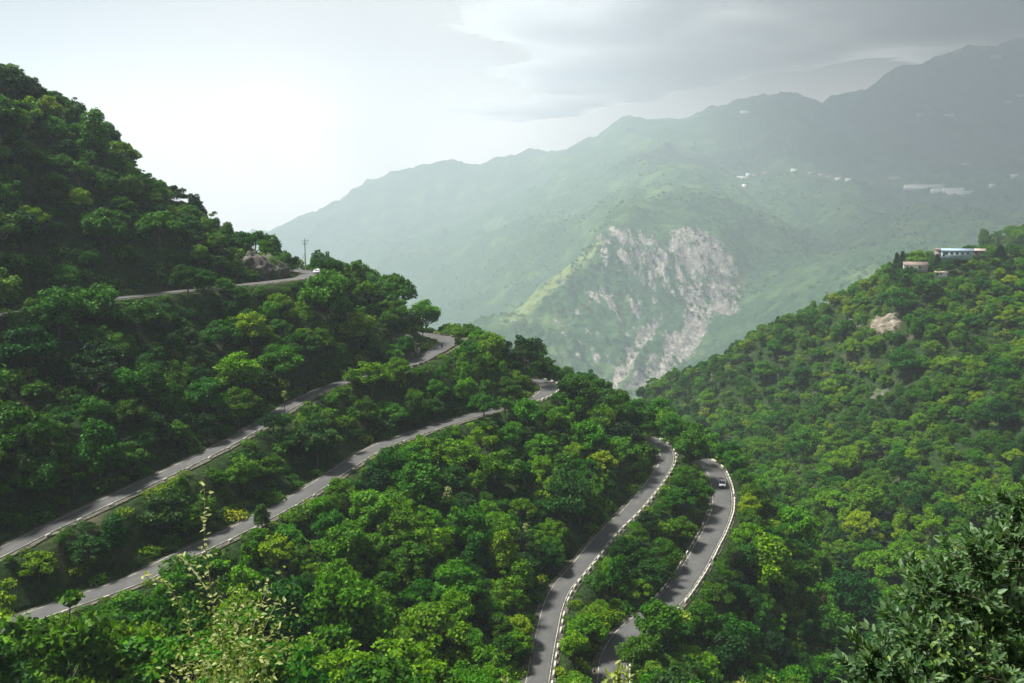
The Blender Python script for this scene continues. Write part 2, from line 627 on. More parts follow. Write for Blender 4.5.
GX0, GX1, GY0, GY1, GD = -290.0, 520.0, -60.0, 830.0, 1.6
gx = np.arange(GX0, GX1, GD)
gy = np.arange(GY0, GY1, GD)
NX, NY = len(gx), len(gy)
XX, YY = np.meshgrid(gx, gy)
# evaluate the smooth surface on a coarse lattice, then refine bilinearly (it is smooth)
cx = np.arange(GX0, GX1 + 5, 4.0)
cyy = np.arange(GY0, GY1 + 5, 4.0)
CX, CY = np.meshgrid(cx, cyy)
CZ = ev_near(CX, CY)


def bil(grid, x0, y0, d, x, y):
    fx = np.clip((x - x0) / d, 0, grid.shape[1] - 1.001)
    fy = np.clip((y - y0) / d, 0, grid.shape[0] - 1.001)
    ix, iy = fx.astype(int), fy.astype(int)
    fx, fy = fx - ix, fy - iy
    return (grid[iy, ix] * (1 - fx) + grid[iy, ix + 1] * fx) * (1 - fy) + (grid[iy + 1, ix] * (1 - fx) + grid[iy + 1, ix + 1] * fx) * fy


ZZ = bil(CZ, GX0, GY0, 4.0, XX, YY)
far_w = np.clip((np.hypot(XX, YY) - 15) / 60, 0, 1)
right_w = np.clip((XX - 100) / 60, 0, 1) * np.clip((YY - 180) / 60, 0, 1)
ZZ = ZZ + right_w * fbm(XX / 58 + 7, YY / 58, 3, 15) * 6.5 + far_w * (fbm(XX / 34, YY / 34, 4, 5) * 1.6 + fbm(XX / 7, YY / 7, 3, 9) * 0.35)
# distance to the nearest road, its height and side
RD = np.full(XX.shape, 1e9)
RZ = np.zeros(XX.shape)
for name, r in ROADS.items():
    pth, hw = r['path'], r['hw']
    for i in range(0, len(pth)):
        x, y, z = pth[i]
        k = 13.0
        i0, i1 = int((x - k - GX0) / GD), int((x + k - GX0) / GD) + 2
        j0, j1 = int((y - k - GY0) / GD), int((y + k - GY0) / GD) + 2
        if i1 <= 0 or j1 <= 0 or i0 >= NX or j0 >= NY:
            continue
        i0, j0 = max(i0, 0), max(j0, 0)
        d = np.hypot(XX[j0:j1, i0:i1] - x, YY[j0:j1, i0:i1] - y) - hw[i]
        sub = RD[j0:j1, i0:i1]
        m_ = d < sub
        RZ[j0:j1, i0:i1][m_] = z
        sub[m_] = d[m_]
w = np.clip((RD - 1.9) / 6.0, 0, 1)
w = w * w * (3 - 2 * w)
ZZ = np.where(RD < 8.5, (RZ - 0.38) * (1 - w) + ZZ * w, ZZ)


def ground(x, y):
    return bil(ZZ, GX0, GY0, GD, np.asarray(x, float), np.asarray(y, float))


def road_d(x, y):
    return bil(np.minimum(RD, 50), GX0, GY0, GD, np.asarray(x, float), np.asarray(y, float))


def grid_faces(ny, nx):
    i = np.arange(ny - 1)[:, None] * nx + np.arange(nx - 1)[None]
    return np.stack([i, i + 1, i + nx + 1, i + nx], -1).reshape(-1, 4)


me = mesh_np('hillside', np.stack([XX, YY, ZZ], -1).reshape(-1, 3), grid_faces(NY, NX), [M_GROUND], smooth=True)
put('hillside', me, kind='structure')

# ------------------------------------------------------------------ road ribbons


def ribbon(path, nor, offs, dz, mat, name, across=None, close=None):
    """strip whose cross section has the given offsets (k or n×k) and heights"""
    n = len(path)
    offs = np.broadcast_to(np.asarray(offs, float), (n, np.shape(offs)[-1]))
    dz = np.broadcast_to(np.asarray(dz, float), offs.shape)
    k = offs.shape[1]
    v = np.zeros((n, k, 3))
    v[:, :, 0] = path[:, 0:1] + nor[:, 0:1] * offs
    v[:, :, 1] = path[:, 1:2] + nor[:, 1:2] * offs
    v[:, :, 2] = path[:, 2:3] + dz
    me = mesh_np(name, v.reshape(-1, 3), grid_faces(n, k)[:, ::-1], [mat], smooth=False)
    if across is not None:
        at = me.attributes.new('across', 'FLOAT', 'POINT')
        at.data.foreach_set('value', np.broadcast_to(np.asarray(across, np.float32), (n, k)).astype(np.float32).ravel())
    return me


ROAD_NAMES = {'upper': 'upper_road', 'second': 'hairpin_road', 'third': 'middle_road', 'fourth': 'winding_road', 'lowest': 'lowest_road'}
for name, r in ROADS.items():
    hw = r['hw'][:, None]
    top = ribbon(r['path'], r['nor'], np.concatenate([-hw - .05, -hw, -hw * .66, -hw * .33, 0 * hw, hw * .33, hw * .66, hw, hw + .05], 1),
                 np.array([-.7, 0, .02, .04, .05, .04, .02, 0, -.7]), M_ASPH, 'road', across=np.array([-1, -1, -.66, -.33, 0, .33, .66, 1, 1]))
    road = put('road', top, kind='structure')
    # verge of dirt, a hand lower than the tarmac; wide outside the hairpins
    wide = np.zeros(len(hw))
    if name == 'second':
        px, py, _ = project(r['path'])
        wide = np.clip((px - 432) / 18, 0, 1) * 4.6
    ext = 1.0 + 0.45 * fbm(np.arange(len(hw)) * 0.11, np.zeros(len(hw)) + len(name), 3, 3)
    for sgn in (-1, 1):
        o1 = sgn * (hw + 0.02)
        o2 = sgn * (hw + (ext + (wide if sgn > 0 else 0))[:, None])
        if sgn < 0:
            o1, o2 = o2, o1
        put('road_verge', ribbon(r['path'], r['nor'], np.concatenate([o1, o2], 1), np.array([-.10, -.16]) if sgn > 0 else np.array([-.16, -.10]), M_VERGE, 'road_verge'), kind='structure')
    # painted edge lines
    if name in ('second', 'third', 'fourth', 'lowest'):
        for sgn in (-1, 1):
            o1, o2 = sgn * (hw - .26), sgn * (hw - .13)
            if sgn < 0:
                o1, o2 = o2, o1
            put('road_marking', ribbon(r['path'], r['nor'], np.concatenate([o1, o2], 1), np.array([.016, .016]), M_PAINT, 'road_marking'), kind='structure')

# ------------------------------------------------------------------ parapet blocks along the outer edges


def block_mesh(L, wd, h, mat, seed):
    """low masonry block with worn, chamfered edges"""
    rs = np.random.default_rng(seed)
    sec = [(-wd / 2, -0.5), (-wd / 2, h * .82), (-wd * .36, h), (wd * .36, h), (wd / 2, h * .82), (wd / 2, -0.5)]
    xs = np.linspace(-L / 2, L / 2, 5)
    v = []
    for i, x in enumerate(xs):
        e = .93 if i in (0, 4) else 1.0
        for (a, c) in sec:
            v.append([x, a * e, c * (e if c > 0 else 1)])
    v = np.array(v)
    v += rs.normal(0, .018, v.shape)
    k = len(sec)
    f = [[i * k + j, i * k + (j + 1) % k, (i + 1) * k + (j + 1) % k, (i + 1) * k + j] for i in range(4) for j in range(k)]
    return mesh_np('parapet_block', v, [np.array(f), np.array([[j for j in range(k)][::-1], [4 * k + j for j in range(k)]])], [mat])


BL = {}
for key, mt in (('white', M_WHITEBLOCK), ('dark', M_DARKBLOCK)):
    BL[key] = [block_mesh(1.7, .34, .52, mt, i) for i in range(3)]
N_BLOCK = 0


def blocks(road, side, s0, s1, key, step, label, group, off=0.45, skip=0.06, L=1.0, W=1.0):
    """s0..s1: run along the road picked by place in the photograph (predicate on px,py)"""
    global N_BLOCK
    r = ROADS[road]
    pth = r['path']
    px, py, _ = project(pth)
    i = 0
    rs = random.Random(len(label) + N_BLOCK)
    while i < len(pth):
        if s0 <= i / len(pth) <= s1 and -10 < px[i] < 1034 and py[i] < 693 and rs.random() > skip:
            hwid = r['hw'][i] + off
            x, y = pth[i, :2] + side * r['nor'][i] * hwid
            o = put('parapet_block', rs.choice(BL[key]), label=label, cat='parapet block', group=group, loc=(x, y, pth[i, 2] - 0.06))
            o.rotation_euler = (0, 0, math.atan2(r['tan'][i, 1], r['tan'][i, 0]) + rs.gauss(0, .03))
            o.scale = (L * rs.uniform(.9, 1.08), W, W * rs.uniform(.9, 1.1))
            N_BLOCK += 1
        i += max(1, int(round(step / 0.75)))


blocks('fourth', 1, 0.0, 0.97, 'white', 3.0, 'whitewashed stone block in the row along the right edge of the winding fourth road', 'whitewashed blocks beside the winding road')
blocks('lowest', 1, 0.0, 0.99, 'white', 2.25, 'whitewashed stone block on the outer edge of the lowest road, which carries a truck', 'whitewashed blocks on the outer edge of the lowest road', skip=.03, L=1.2)
blocks('lowest', -1, 0.30, 0.62, 'white', 3.0, 'whitewashed stone block on the inner, left edge of the lowest road below the truck', 'whitewashed blocks on the inner edge of the lowest road')
blocks('second', 1, 0.64, 0.96, 'dark', 2.25, 'dark weathered stone block curbing the outside of the hairpin with the motorcycle', 'dark blocks round the hairpin with the motorcycle', L=1.1)
blocks('second', 1, 0.05, 0.62, 'white', 6.0, 'pale stone block along the lower edge of the straight road below the highest one', 'pale blocks along the second road', skip=.2, L=.55, W=.6)
blocks('third', 1, 0.05, 0.80, 'white', 6.0, 'pale stone block along the lower edge of the third road crossing the left slope', 'pale blocks along the third road', skip=.15, L=.55, W=.6)
blocks('third', 1, 0.82, 0.99, 'white', 2.25, 'whitewashed stone block outside the bend where the third road turns out of sight', 'whitewashed blocks round the bend of the third road', L=1.0)

# ------------------------------------------------------------------ rock outcrops laid over cut slopes
NO_TREE = []            # (x, y, radius)
KEEP = []               # (px, py, distance) places of the photograph that no tree may cover


def outcrop(cx_, cy_, rad_a, rad_b, ang, amp, mat, label, seed, group=None, res=0.45):
    na, nb = int(2 * rad_a / res), int(2 * rad_b / res)
    a = np.linspace(-1, 1, na)
    c = np.linspace(-1, 1, nb)
    A, B = np.meshgrid(a, c)
    ca, sa = math.cos(ang), math.sin(ang)
    X = cx_ + A * rad_a * ca - B * rad_b * sa
    Y = cy_ + A * rad_a * sa + B * rad_b * ca
    Z = ground(X, Y)
    e = 0.6
    nx_ = -(ground(X + e, Y) - ground(X - e, Y)) / (2 * e)
    ny_ = -(ground(X, Y + e) - ground(X, Y - e)) / (2 * e)
    N = np.stack([nx_, ny_, np.ones_like(nx_)], -1)
    N /= np.linalg.norm(N, axis=-1, keepdims=True)
    d = np.sqrt(A * A + B * B) + 0.30 * fbm(A * 2.6 + seed, B * 2.6, 4, seed)
    m_ = np.clip((1 - d) / 0.3, 0, 1)
    m_ = m_ * m_ * (3 - 2 * m_)
    h = amp * (0.45 + 0.35 * fbm(X / 4.5, (Y + Z) / 4.5, 5, seed + 3, True) + 0.18 * fbm(X / 1.2, (Z + Y) / 1.2, 3, seed + 8, True))
    # step the height so that ledges and broken faces appear
    h = 0.55 * h + 0.45 * np.round(h / (amp * .22)) * amp * .22
    off = m_ * np.maximum(h, 0.08) - (1 - m_) * 0.9
    V = np.stack([X, Y, Z], -1) + N * off[..., None]
    me = mesh_np('rock_outcrop', V.reshape(-1, 3), grid_faces(nb, na), [mat])
    put('rock_outcrop', me, label=label, cat='rock', group=group)


# ------------------------------------------------------------------ mountain across the valley
MT = []


def mt(px, py, Y, dz=0.0):
    MT.append(P(px, py, Y=Y, dz=dz, s=1.0))      # laid out at unit scale, then set back by MS


for a in ((600, 240, 1480), (650, 233, 1500), (700, 236, 1480), (728, 255, 1440), (740, 300, 1385), (575, 262, 1440), (540, 291, 1370), (500, 323, 1300),
          (465, 345, 1240), (620, 392, 1150), (585, 345, 1255), (560, 325, 1300), (660, 340, 1270), (700, 345, 1250), (640, 300, 1360), (690, 300, 1370), (600, 290, 1370),
          (650, 207, 1580), (618, 215, 1560), (700, 202, 1700), (760, 182, 1900), (850, 186, 2000), (940, 191, 1920), (1010, 183, 1950), (1100, 180, 1950),
          (800, 262, 1500), (850, 242, 1520), (772, 290, 1340), (800, 300, 1220), (900, 232, 1480), (960, 226, 1480), (1030, 215, 1450), (760, 245, 1520), (740, 330, 1250),
          (530, 250, 1850), (560, 226, 1900), (480, 265, 2000), (440, 292, 2000), (400, 275, 2150), (350, 245, 2450), (420, 222, 2450), (500, 204, 2450),
          (600, 180, 2100), (650, 165, 2150), (720, 150, 2200), (780, 140, 2200), (850, 140, 2300), (950, 110, 2500), (1024, 100, 2600),
          (200, 262, 2850), (285, 232, 2800), (340, 206, 2780), (400, 178, 2750), (440, 172, 2700), (500, 170, 2620), (560, 150, 2580), (600, 136, 2560), (640, 126, 2520),
          (665, 122, 2500), (690, 127, 2480), (720, 116, 2440), (760, 105, 2400), (800, 109, 2420), (850, 100, 2600), (900, 77, 2780), (950, 60, 2900), (1010, 50, 3000),
          (1100, 42, 3000), (1250, 50, 3000)):
    mt(*a)
for a in ((500, 323, 1480, -120), (540, 291, 1560, -100), (465, 345, 1450, -130)):
    mt(*a)
for a in ((285, 232, 3300, -260), (440, 172, 3200, -320), (560, 150, 3150, -330), (660, 122, 3100, -330), (760, 105, 3000, -320), (900, 77, 3350, -280), (1010, 50, 3500, -250), (1250, 50, 3500, -250)):
    mt(*a)
for p in ((-500, 700, -300), (-200, 800, -310), (0, 800, -310), (150, 820, -300), (300, 860, -250), (600, 900, -120), (900, 1000, 0), (-600, 1300, -320), (-250, 1250, -320), (-100, 1100, -320),
          (-1500, 2800, -250), (-1000, 1900, -330), (-400, 1600, -280), (-2600, 3400, -320)):
    MT.append(np.array(p, float))
MS = 2.0
KS = 1.65


def setback(Y):
    return MS + 0.7 * np.clip((Y - 1500) / 900, 0, 1.25)


ev_mt = tps_fit(np.array(MT), 1e-6)
au = np.linspace(-0.78, 0.92, 640)
ay = np.concatenate([np.geomspace(640, 1150, 60, endpoint=False), np.geomspace(1150, 1650, 230, endpoint=False), np.geomspace(1650, 3500, 190)])
AU, AY = np.meshgrid(au, ay)
MX = AU * AY
cmx = np.arange(-2800, 3300, 25.0)
cmy = np.arange(600, 3560, 25.0)
CMX, CMY = np.meshgrid(cmx, cmy)
CMZ = ev_mt(CMX, CMY)
MZ = bil(CMZ, -2800, 600, 25.0, MX, AY)
# ridges, gullies and small relief
relief = fbm(MX / 330, AY / 330, 5, 21, True) * 29 + fbm(MX / 90, AY / 90, 4, 33, True) * 6
near_face = np.exp(-(((MX - 230) / 260) ** 2 + ((AY - 1370) / 230) ** 2))
MZ = MZ + (relief - 18) * (1 - .75 * near_face) * np.clip((AY - 700) / 500, 0.1, 1)
ppx, ppy, _ = project(np.stack([MX, AY, MZ], -1).reshape(-1, 3))
ppx, ppy = ppx.reshape(MX.shape), ppy.reshape(MX.shape)


def poly_mask(px, py, poly, soft):
    """signed soft membership in a polygon"""
    inside = np.zeros(px.shape, bool)
    dist = np.full(px.shape, 1e9)
    n = len(poly)
    for i in range(n):
        x1, y1 = poly[i]
        x2, y2 = poly[(i + 1) % n]
        cond = ((y1 > py) != (y2 > py))
        with np.errstate(divide='ignore', invalid='ignore'):
            xin = (x2 - x1) * (py - y1) / (y2 - y1 + 1e-9) + x1
        inside ^= cond & (px < xin)
        t = np.clip(((px - x1) * (x2 - x1) + (py - y1) * (y2 - y1)) / ((x2 - x1) ** 2 + (y2 - y1) ** 2), 0, 1)
        dist = np.minimum(dist, np.hypot(px - x1 - t * (x2 - x1), py - y1 - t * (y2 - y1)))
    s = np.where(inside, dist, -dist)
    return np.clip(s / soft + 0.5, 0, 1)


onface = ((AY > 1050) & (AY < 1640)).astype(float)
cliff = poly_mask(ppx, ppy, [(592, 238), (612, 228), (640, 232), (664, 236), (690, 228), (716, 238), (732, 258), (738, 285), (736, 312), (712, 316), (690, 300), (660, 296), (640, 284), (618, 276), (600, 262)], 14)
scree1 = poly_mask(ppx, ppy, [(688, 300), (704, 303), (706, 330), (694, 350), (668, 372), (650, 392), (616, 392), (640, 368), (668, 340), (684, 322)], 9)
scree2 = poly_mask(ppx, ppy, [(655, 315), (662, 318), (640, 350), (622, 385), (610, 392), (612, 375), (630, 345)], 7)
scree3 = poly_mask(ppx, ppy, [(590, 345), (600, 345), (602, 385), (588, 385)], 7)
scree4 = poly_mask(ppx, ppy, [(628, 300), (640, 300), (644, 330), (632, 330)], 7)
scree5 = poly_mask(ppx, ppy, [(585, 290), (605, 284), (615, 310), (600, 322)], 12)
fl = .9 * fbm(MX / 12 + .03 * AY, (AY + MZ) / 60, 5, 40) + 0.5 * fbm(MX / 45, AY / 55, 3, 41)
cliff_r = poly_mask(ppx, ppy, [(672, 238), (690, 228), (716, 236), (734, 258), (740, 286), (736, 312), (708, 318), (688, 300), (676, 270)], 10)
rock = np.clip(cliff * (0.50 + 1.05 * fl) + .55 * cliff_r - 0.05, 0, 1)
rock = np.maximum(rock, np.clip(np.maximum(scree1, scree2) * (1.05 + .9 * fl), 0, 1))
rock = np.maximum(rock, np.clip(np.maximum.reduce([scree3, scree4, scree5]) * (.40 + .9 * fl), 0, 1)) * onface
allface = poly_mask(ppx, ppy, [(500, 322), (575, 262), (600, 240), (735, 255), (742, 320), (700, 390), (560, 390)], 20) * onface
rock = np.maximum(rock, np.clip(allface * (fl * 1.1 - .28), 0, .75))
grass = poly_mask(ppx, ppy, [(498, 325), (540, 284), (574, 258), (600, 242), (606, 248), (578, 268), (548, 296), (520, 320)], 16) * onface
# flutes and ledges in the cliff
MZ = MZ + cliff * onface * (fbm(MX / 24 + .02 * AY, AY / 60, 5, 51, True) * 9 - 3) + allface * fbm(MX / 18, AY / 30, 5, 52) * 6
MZ = MZ + np.maximum(scree1, scree2) * onface * (-5)

me = mesh_np('mountain', (np.stack([MX, AY, MZ], -1) * setback(AY)[..., None]).reshape(-1, 3), grid_faces(*MX.shape), smooth=True)
for nm, arr in (('rock', rock), ('meadow', grass)):
    at = me.attributes.new(nm, 'FLOAT', 'POINT')
    at.data.foreach_set('value', arr.astype(np.float32).ravel())
m, bb, out = new_mat('mountain_slope')
mp0 = bb.n('ShaderNodeMapping')
mp0.inputs['Scale'].default_value = (1 / MS,) * 3
bb.put(mp0.inputs['Vector'], objco(bb))
co = mp0.outputs[0]
n1 = bb.noise(co, 0.012, 6, 0.62, 0.3)
n2 = bb.noise(co, 0.09, 5, 0.65)
n3 = bb.noise(co, 0.004, 3, 0.5)
c = bb.ramp(n2, [(0.32, (0.011, 0.034, 0.016)), (0.5, (0.024, 0.062, 0.022)), (0.68, (0.050, 0.098, 0.03))])
c = bb.mix(bb.smooth(n1, 0.5, 0.66), c, (0.07, 0.115, 0.036, 1))
c = bb.mix(bb.math('MULTIPLY', bb.smooth(n3, 0.55, 0.7), 0.6), c, (0.02, 0.055, 0.025, 1))
mp = bb.n('ShaderNodeMapping')
mp.inputs['Scale'].default_value = (0.09, 0.05, 0.045)
bb.put(mp.inputs['Vector'], co)
nr = bb.noise(mp.outputs[0], 1.0, 7, 0.7, 0.5)
rc = bb.ramp(nr, [(0.28, (0.08, 0.075, 0.07)), (0.5, (0.24, 0.215, 0.18)), (0.7, (0.50, 0.45, 0.385))])
rk = bb.n('ShaderNodeAttribute', attribute_name='rock').outputs['Fac']
nf = bb.noise(mp.outputs[0], 2.6, 8, 0.72, 0.6)
rk = bb.smooth(bb.math('MULTIPLY_ADD', bb.math('SUBTRACT', nf, 0.5), 1.9, rk), 0.34, 0.58)
vc = bb.n('ShaderNodeTexVoronoi', feature='DISTANCE_TO_EDGE')
bb.put(vc.inputs['Vector'], mp.outputs[0])
vc.inputs['Scale'].default_value = 1.3
rc = bb.mix(bb.math('MULTIPLY', bb.smooth(nf, 0.62, 0.40), 0.75), rc, (0.075, 0.075, 0.062, 1))
rc = bb.mix(bb.math('MULTIPLY', bb.smooth(vc.outputs['Distance'], 0.07, 0.0), 0.6), rc, (0.06, 0.058, 0.05, 1))
gr = bb.n('ShaderNodeAttribute', attribute_name='meadow').outputs['Fac']
gr = bb.smooth(bb.math('MULTIPLY_ADD', bb.math('SUBTRACT', n2, 0.5), 2.2, gr), 0.35, 0.9)
c = bb.mix(bb.math('MULTIPLY', gr, .8), c, (0.17, 0.21, 0.07, 1))
c = bb.mix(rk, c, rc)
m.node_tree.links.new(principled(bb, c, 0.95, 0.05, bump(bb, n2, 1.0, 9.0)), out.inputs[0])
me.materials.append(m)
put('mountain', me, kind='structure')


def mground(x, y):
    """height of the mountain mesh (polar lattice)"""
    yr = np.asarray(y, float)
    y = np.interp(yr, ay * setback(ay), ay)
    k_ = yr / y
    u = np.clip((x / yr - au[0]) / (au[1] - au[0]), 0, len(au) - 1.001)
    r_ = np.clip(np.interp(y, ay, np.arange(len(ay))), 0, len(ay) - 1.001)
    iu, ir = u.astype(int), r_.astype(int)
    fu, fr = u - iu, r_ - ir
    return k_ * ((MZ[ir, iu] * (1 - fu) + MZ[ir, iu + 1] * fu) * (1 - fr) + (MZ[ir + 1, iu] * (1 - fu) + MZ[ir + 1, iu + 1] * fu) * fr)


# valley floor: one sheet to the horizon, below everything else
vv = np.array([[-12000, -12000, -1050], [12000, -12000, -1050], [12000, 10400, -1050], [-12000, 10400, -1050]], float)
put('valley_floor', mesh_np('valley_floor', vv, np.array([[0, 1, 2, 3]]), [M_GROUND]), kind='structure')

# ------------------------------------------------------------------ haze
HZ = 12100.0
hm = MB()
hm.box((0, -800, 297), (2 * HZ, 22600, 2692))
m, bb, out = new_mat('haze')
pv = bb.n('ShaderNodeVolumePrincipled')
pv.inputs['Color'].default_value = (0.668, 0.765, 0.865, 1)
pv.inputs['Density'].default_value = 0.00017
pv.inputs['Anisotropy'].default_value = 0.2
m.node_tree.links.new(pv.outputs[0], out.inputs['Volume'])
put('haze', hm.mesh('haze', m), kind='stuff')

# ------------------------------------------------------------------ grey cloud lying on the far ridge, above the haze
qx = np.linspace(-4200, 9000, 170)    # laid out at the first scale, set back by KS with the mountain
qy = np.linspace(700, 13500, 180)
QX, QY = np.meshgrid(qx, qy)
edge_y = 10900 - 1.7 * np.clip(QX, -1500, 2450)                    # far edge, nearer on the right
th = np.clip((edge_y - QY) / 1700, -1, 1)
th = np.minimum(th, np.clip((QX + 0.06 * QY - 250 + .22 * np.clip(3800 - QY, 0, 4000)) / 2600, -1, 1))
th = np.minimum(th, np.clip((QY - 1100) / 900, -1, 1))  # near part lies out of view, extended to shade the right-hand mountain slopes
th = th + .38 * fbm(QX / 1500, QY / 1500, 6, 88) - .04
edge_fade = np.minimum.reduce([(QX - qx[0]) / 900, (qx[-1] - QX) / 900, (QY - qy[0]) / 500, (qy[-1] - QY) / 900])
th = np.minimum(th, edge_fade)
TH = np.clip(th, 0, 1.3)
TH[0], TH[-1], TH[:, 0], TH[:, -1] = 0, 0, 0, 0
base = 1045 + 30 * fbm(QX / 700, QY / 700, 4, 90)
idx = -np.ones(TH.shape, int)
live = TH > 0
near_live = live.copy()
for a in (-1, 0, 1):
    for c_ in (-1, 0, 1):
        near_live |= np.roll(np.roll(live, a, 0), c_, 1)
idx[near_live] = np.arange(near_live.sum())
lowv = np.stack([QX, QY, base + 60 * (1 - np.clip(TH / .3, 0, 1))], -1)[near_live]
upv = lowv.copy()
upv[:, 2] += 1.0 + 330 * TH[near_live]
nv = len(lowv)
fl_ = []
for a in range(TH.shape[0] - 1):
    for c_ in range(TH.shape[1] - 1):
        q = [idx[a, c_], idx[a, c_ + 1], idx[a + 1, c_ + 1], idx[a + 1, c_]]
        if min(q) >= 0:
            fl_.append(q)
fl_ = np.array(fl_)
ed = {}
for q in fl_:
    for k in range(4):
        e = (q[k], q[(k + 1) % 4])
        if (e[1], e[0]) in ed:
            del ed[(e[1], e[0])]
        else:
            ed[e] = 1
rim = np.array([[a, c_, c_ + nv, a + nv] for a, c_ in ed])
m, bb, out = new_mat('cloud')
pv = bb.n('ShaderNodeVolumePrincipled')
pv.inputs['Color'].default_value = (0.90, 0.91, 0.935, 1)
pv.inputs['Density'].default_value = 0.014 / KS
pv.inputs['Anisotropy'].default_value = 0.3
m.node_tree.links.new(pv.outputs[0], out.inputs['Volume'])
put('cloud', mesh_np('cloud', np.vstack([lowv, upv]) * KS, np.vstack([fl_[:, ::-1], fl_ + nv, rim]), [m]), kind='structure')

# ------------------------------------------------------------------ vegetation
def kites(c, nrm, tan, L, W, fold=0.15):
    """leaf sprays: one four sided, slightly folded face each"""
    side = np.cross(nrm, tan)
    side /= np.linalg.norm(side, axis=1)[:, None] + 1e-9
    tan = np.cross(side, nrm)
    L, W = L[:, None], W[:, None]
    v = np.stack([c - tan * L * .5, c + side * W * .5 - nrm * W * fold, c + tan * L * .5, c - side * W * .5 - nrm * W * fold], 1)
    n = len(c)
    return v.reshape(-1, 3), np.arange(n * 4).reshape(n, 4)


def unit(v):
    return v / (np.linalg.norm(v, axis=-1, keepdims=True) + 1e-9)


def crown_cloud(rs, lobes, dens, size, up=0.45, rand=0.55, zflat=0.8, shell=(0.72, 1.06)):
    cs, ns = [], []
    C_ = np.array([l[:3] for l in lobes])
    Rr = np.array([l[3] for l in lobes])
    for c, r in zip(C_, Rr):
        n = int(dens * r * r)
        d = unit(rs.normal(size=(n, 3)) + np.array([0, 0, .35]))
        rad = np.where(rs.random(n) < .2, rs.uniform(1.0, 1.42, n), rs.uniform(*shell, n))
        q = c + d * np.array([1, 1, zflat]) * (r * rad)[:, None]
        dist = np.linalg.norm((q[:, None] - C_[None]) / np.array([1, 1, zflat]), axis=2) / Rr[None]
        keep = (dist < 0.66).sum(1) == 0
        cs.append(q[keep])
        ns.append(d[keep])
    c = np.concatenate(cs)
    n = np.concatenate(ns)
    nr = unit(n * .6 + np.array([0, 0, up]) + rs.normal(size=n.shape) * rand)
    tg = rs.normal(size=n.shape)
    s = size * rs.uniform(.65, 1.35, len(c))
    return kites(c, nr, tg, s, s * .75)


def tree_variant(seed, kind):
    rs = np.random.default_rng(seed)
    lobes = []
    if kind == 'round':
        A, nl, th = 4.5, 27, 3.2
        for i in range(nl):
            a = i * 2.4 + rs.uniform(0, 1)
            e = rs.uniform(-.3, 1.0)
            k = math.sqrt(max(0, 1 - max(e, 0) ** 2)) * rs.uniform(.8, 1.1)
            lobes.append((math.cos(a) * A * .72 * k, math.sin(a) * A * .72 * k, 5.3 + e * 3.3 * rs.uniform(.85, 1.1), rs.uniform(.8, 1.35)))
        lobes.append((0, 0, 5.6, 2.5))
    elif kind == 'spread':
        A, nl, th = 5.3, 27, 3.6
        for i in range(nl):
            a = i * 2.4 + rs.uniform(0, 1)
            k = math.sqrt((i + .5) / nl)
            lobes.append((math.cos(a) * A * .84 * k, math.sin(a) * A * .84 * k, 7.4 - 3.0 * k * k + rs.normal() * .6, rs.uniform(.8, 1.3)))
    elif kind == 'tall':
        A, nl, th = 4.0, 27, 3.5
        for i in range(nl):
            a = i * 2.4 + rs.uniform(0, 1)
            e = (i + .5) / nl
            k = (1 - .65 * e) * rs.uniform(.75, 1.1)
            lobes.append((math.cos(a) * A * .62 * k, math.sin(a) * A * .62 * k, 3.2 + e * 6.4, rs.uniform(.85, 1.4) * (1.1 - .3 * e)))
        lobes.append((0, 0, 5.2, 1.9))
    elif kind == 'loose':
        A, nl, th = 4.4, 19, 4.0
        for i in range(nl):
            a = i * 2.4 + rs.uniform(0, 1.4)
            e = rs.uniform(-.2, 1)
            k = rs.uniform(.35, 1)
            lobes.append((math.cos(a) * A * .8 * k, math.sin(a) * A * .8 * k, 5.6 + e * 3.4, rs.uniform(.55, 1.15)))
    v, f = crown_cloud(rs, lobes, 170 if kind != 'loose' else 150, .46, zflat={'round': .72, 'tall': .85, 'spread': .58, 'loose': .66}[kind])
    # trunk with limbs reaching into the lobes
    t = MB()
    top = 5.5
    bend = rs.normal(size=2) * .25
    t.tube([(0, 0, -1.5), (0, 0, 0), (bend[0], bend[1], th * .6), (bend[0] * .4, bend[1] * 1.5, th), (0, 0, top)], [.30, .24, .19, .16, .07], 7)
    for l in (lobes if kind == 'loose' else lobes[::3]):
        p0 = np.array([bend[0] * .4, bend[1] * 1.5, th * rs.uniform(.75, 1.1)])
        p1 = np.array(l[:3])
        t.tube([p0, p0 * .5 + p1 * .5 + np.array([0, 0, -.2]), p1], [.10, .07, .025], 5)
    return v, f, t


KINDS = [('round', 1), ('round', 2), ('round', 3), ('spread', 4), ('spread', 5), ('tall', 6), ('tall', 7), ('loose', 8), ('loose', 9)]
CROWN, TRUNK, CROWN_R, CROWN_C, CROWN_H = [], [], [], [], []
SRC = bpy.data.collections.new('forest_sources')        # not part of the scene: shapes for the uncountable woods
for i, (kd, sd_) in enumerate(KINDS):
    v, f, t = tree_variant(100 + sd_, kd)
    CROWN.append(mesh_np('crown', v, f, [M_LEAF]))
    TRUNK.append(t.mesh('trunk', M_BARK, True))
    lo, hi = v.min(0), v.max(0)
    CROWN_R.append((hi[0] - lo[0] + hi[1] - lo[1]) / 4)
    CROWN_C.append((hi[2] + lo[2]) / 2)
    CROWN_H.append((hi[2] - lo[2]) / 2)
    tv = np.concatenate(t.v)
    tf = np.concatenate(t.f[4])
    both = mesh_np('woodland_tree_%d' % i, np.vstack([v, tv]), np.vstack([f, tf + len(v)]), [M_LEAF, M_BARK], np.r_[np.zeros(len(f)), np.ones(len(tf))])
    o = bpy.data.objects.new('woodland_tree_%d' % i, both)
    SRC.objects.link(o)
SHRUB_SRC = bpy.data.collections.new('undergrowth_sources')
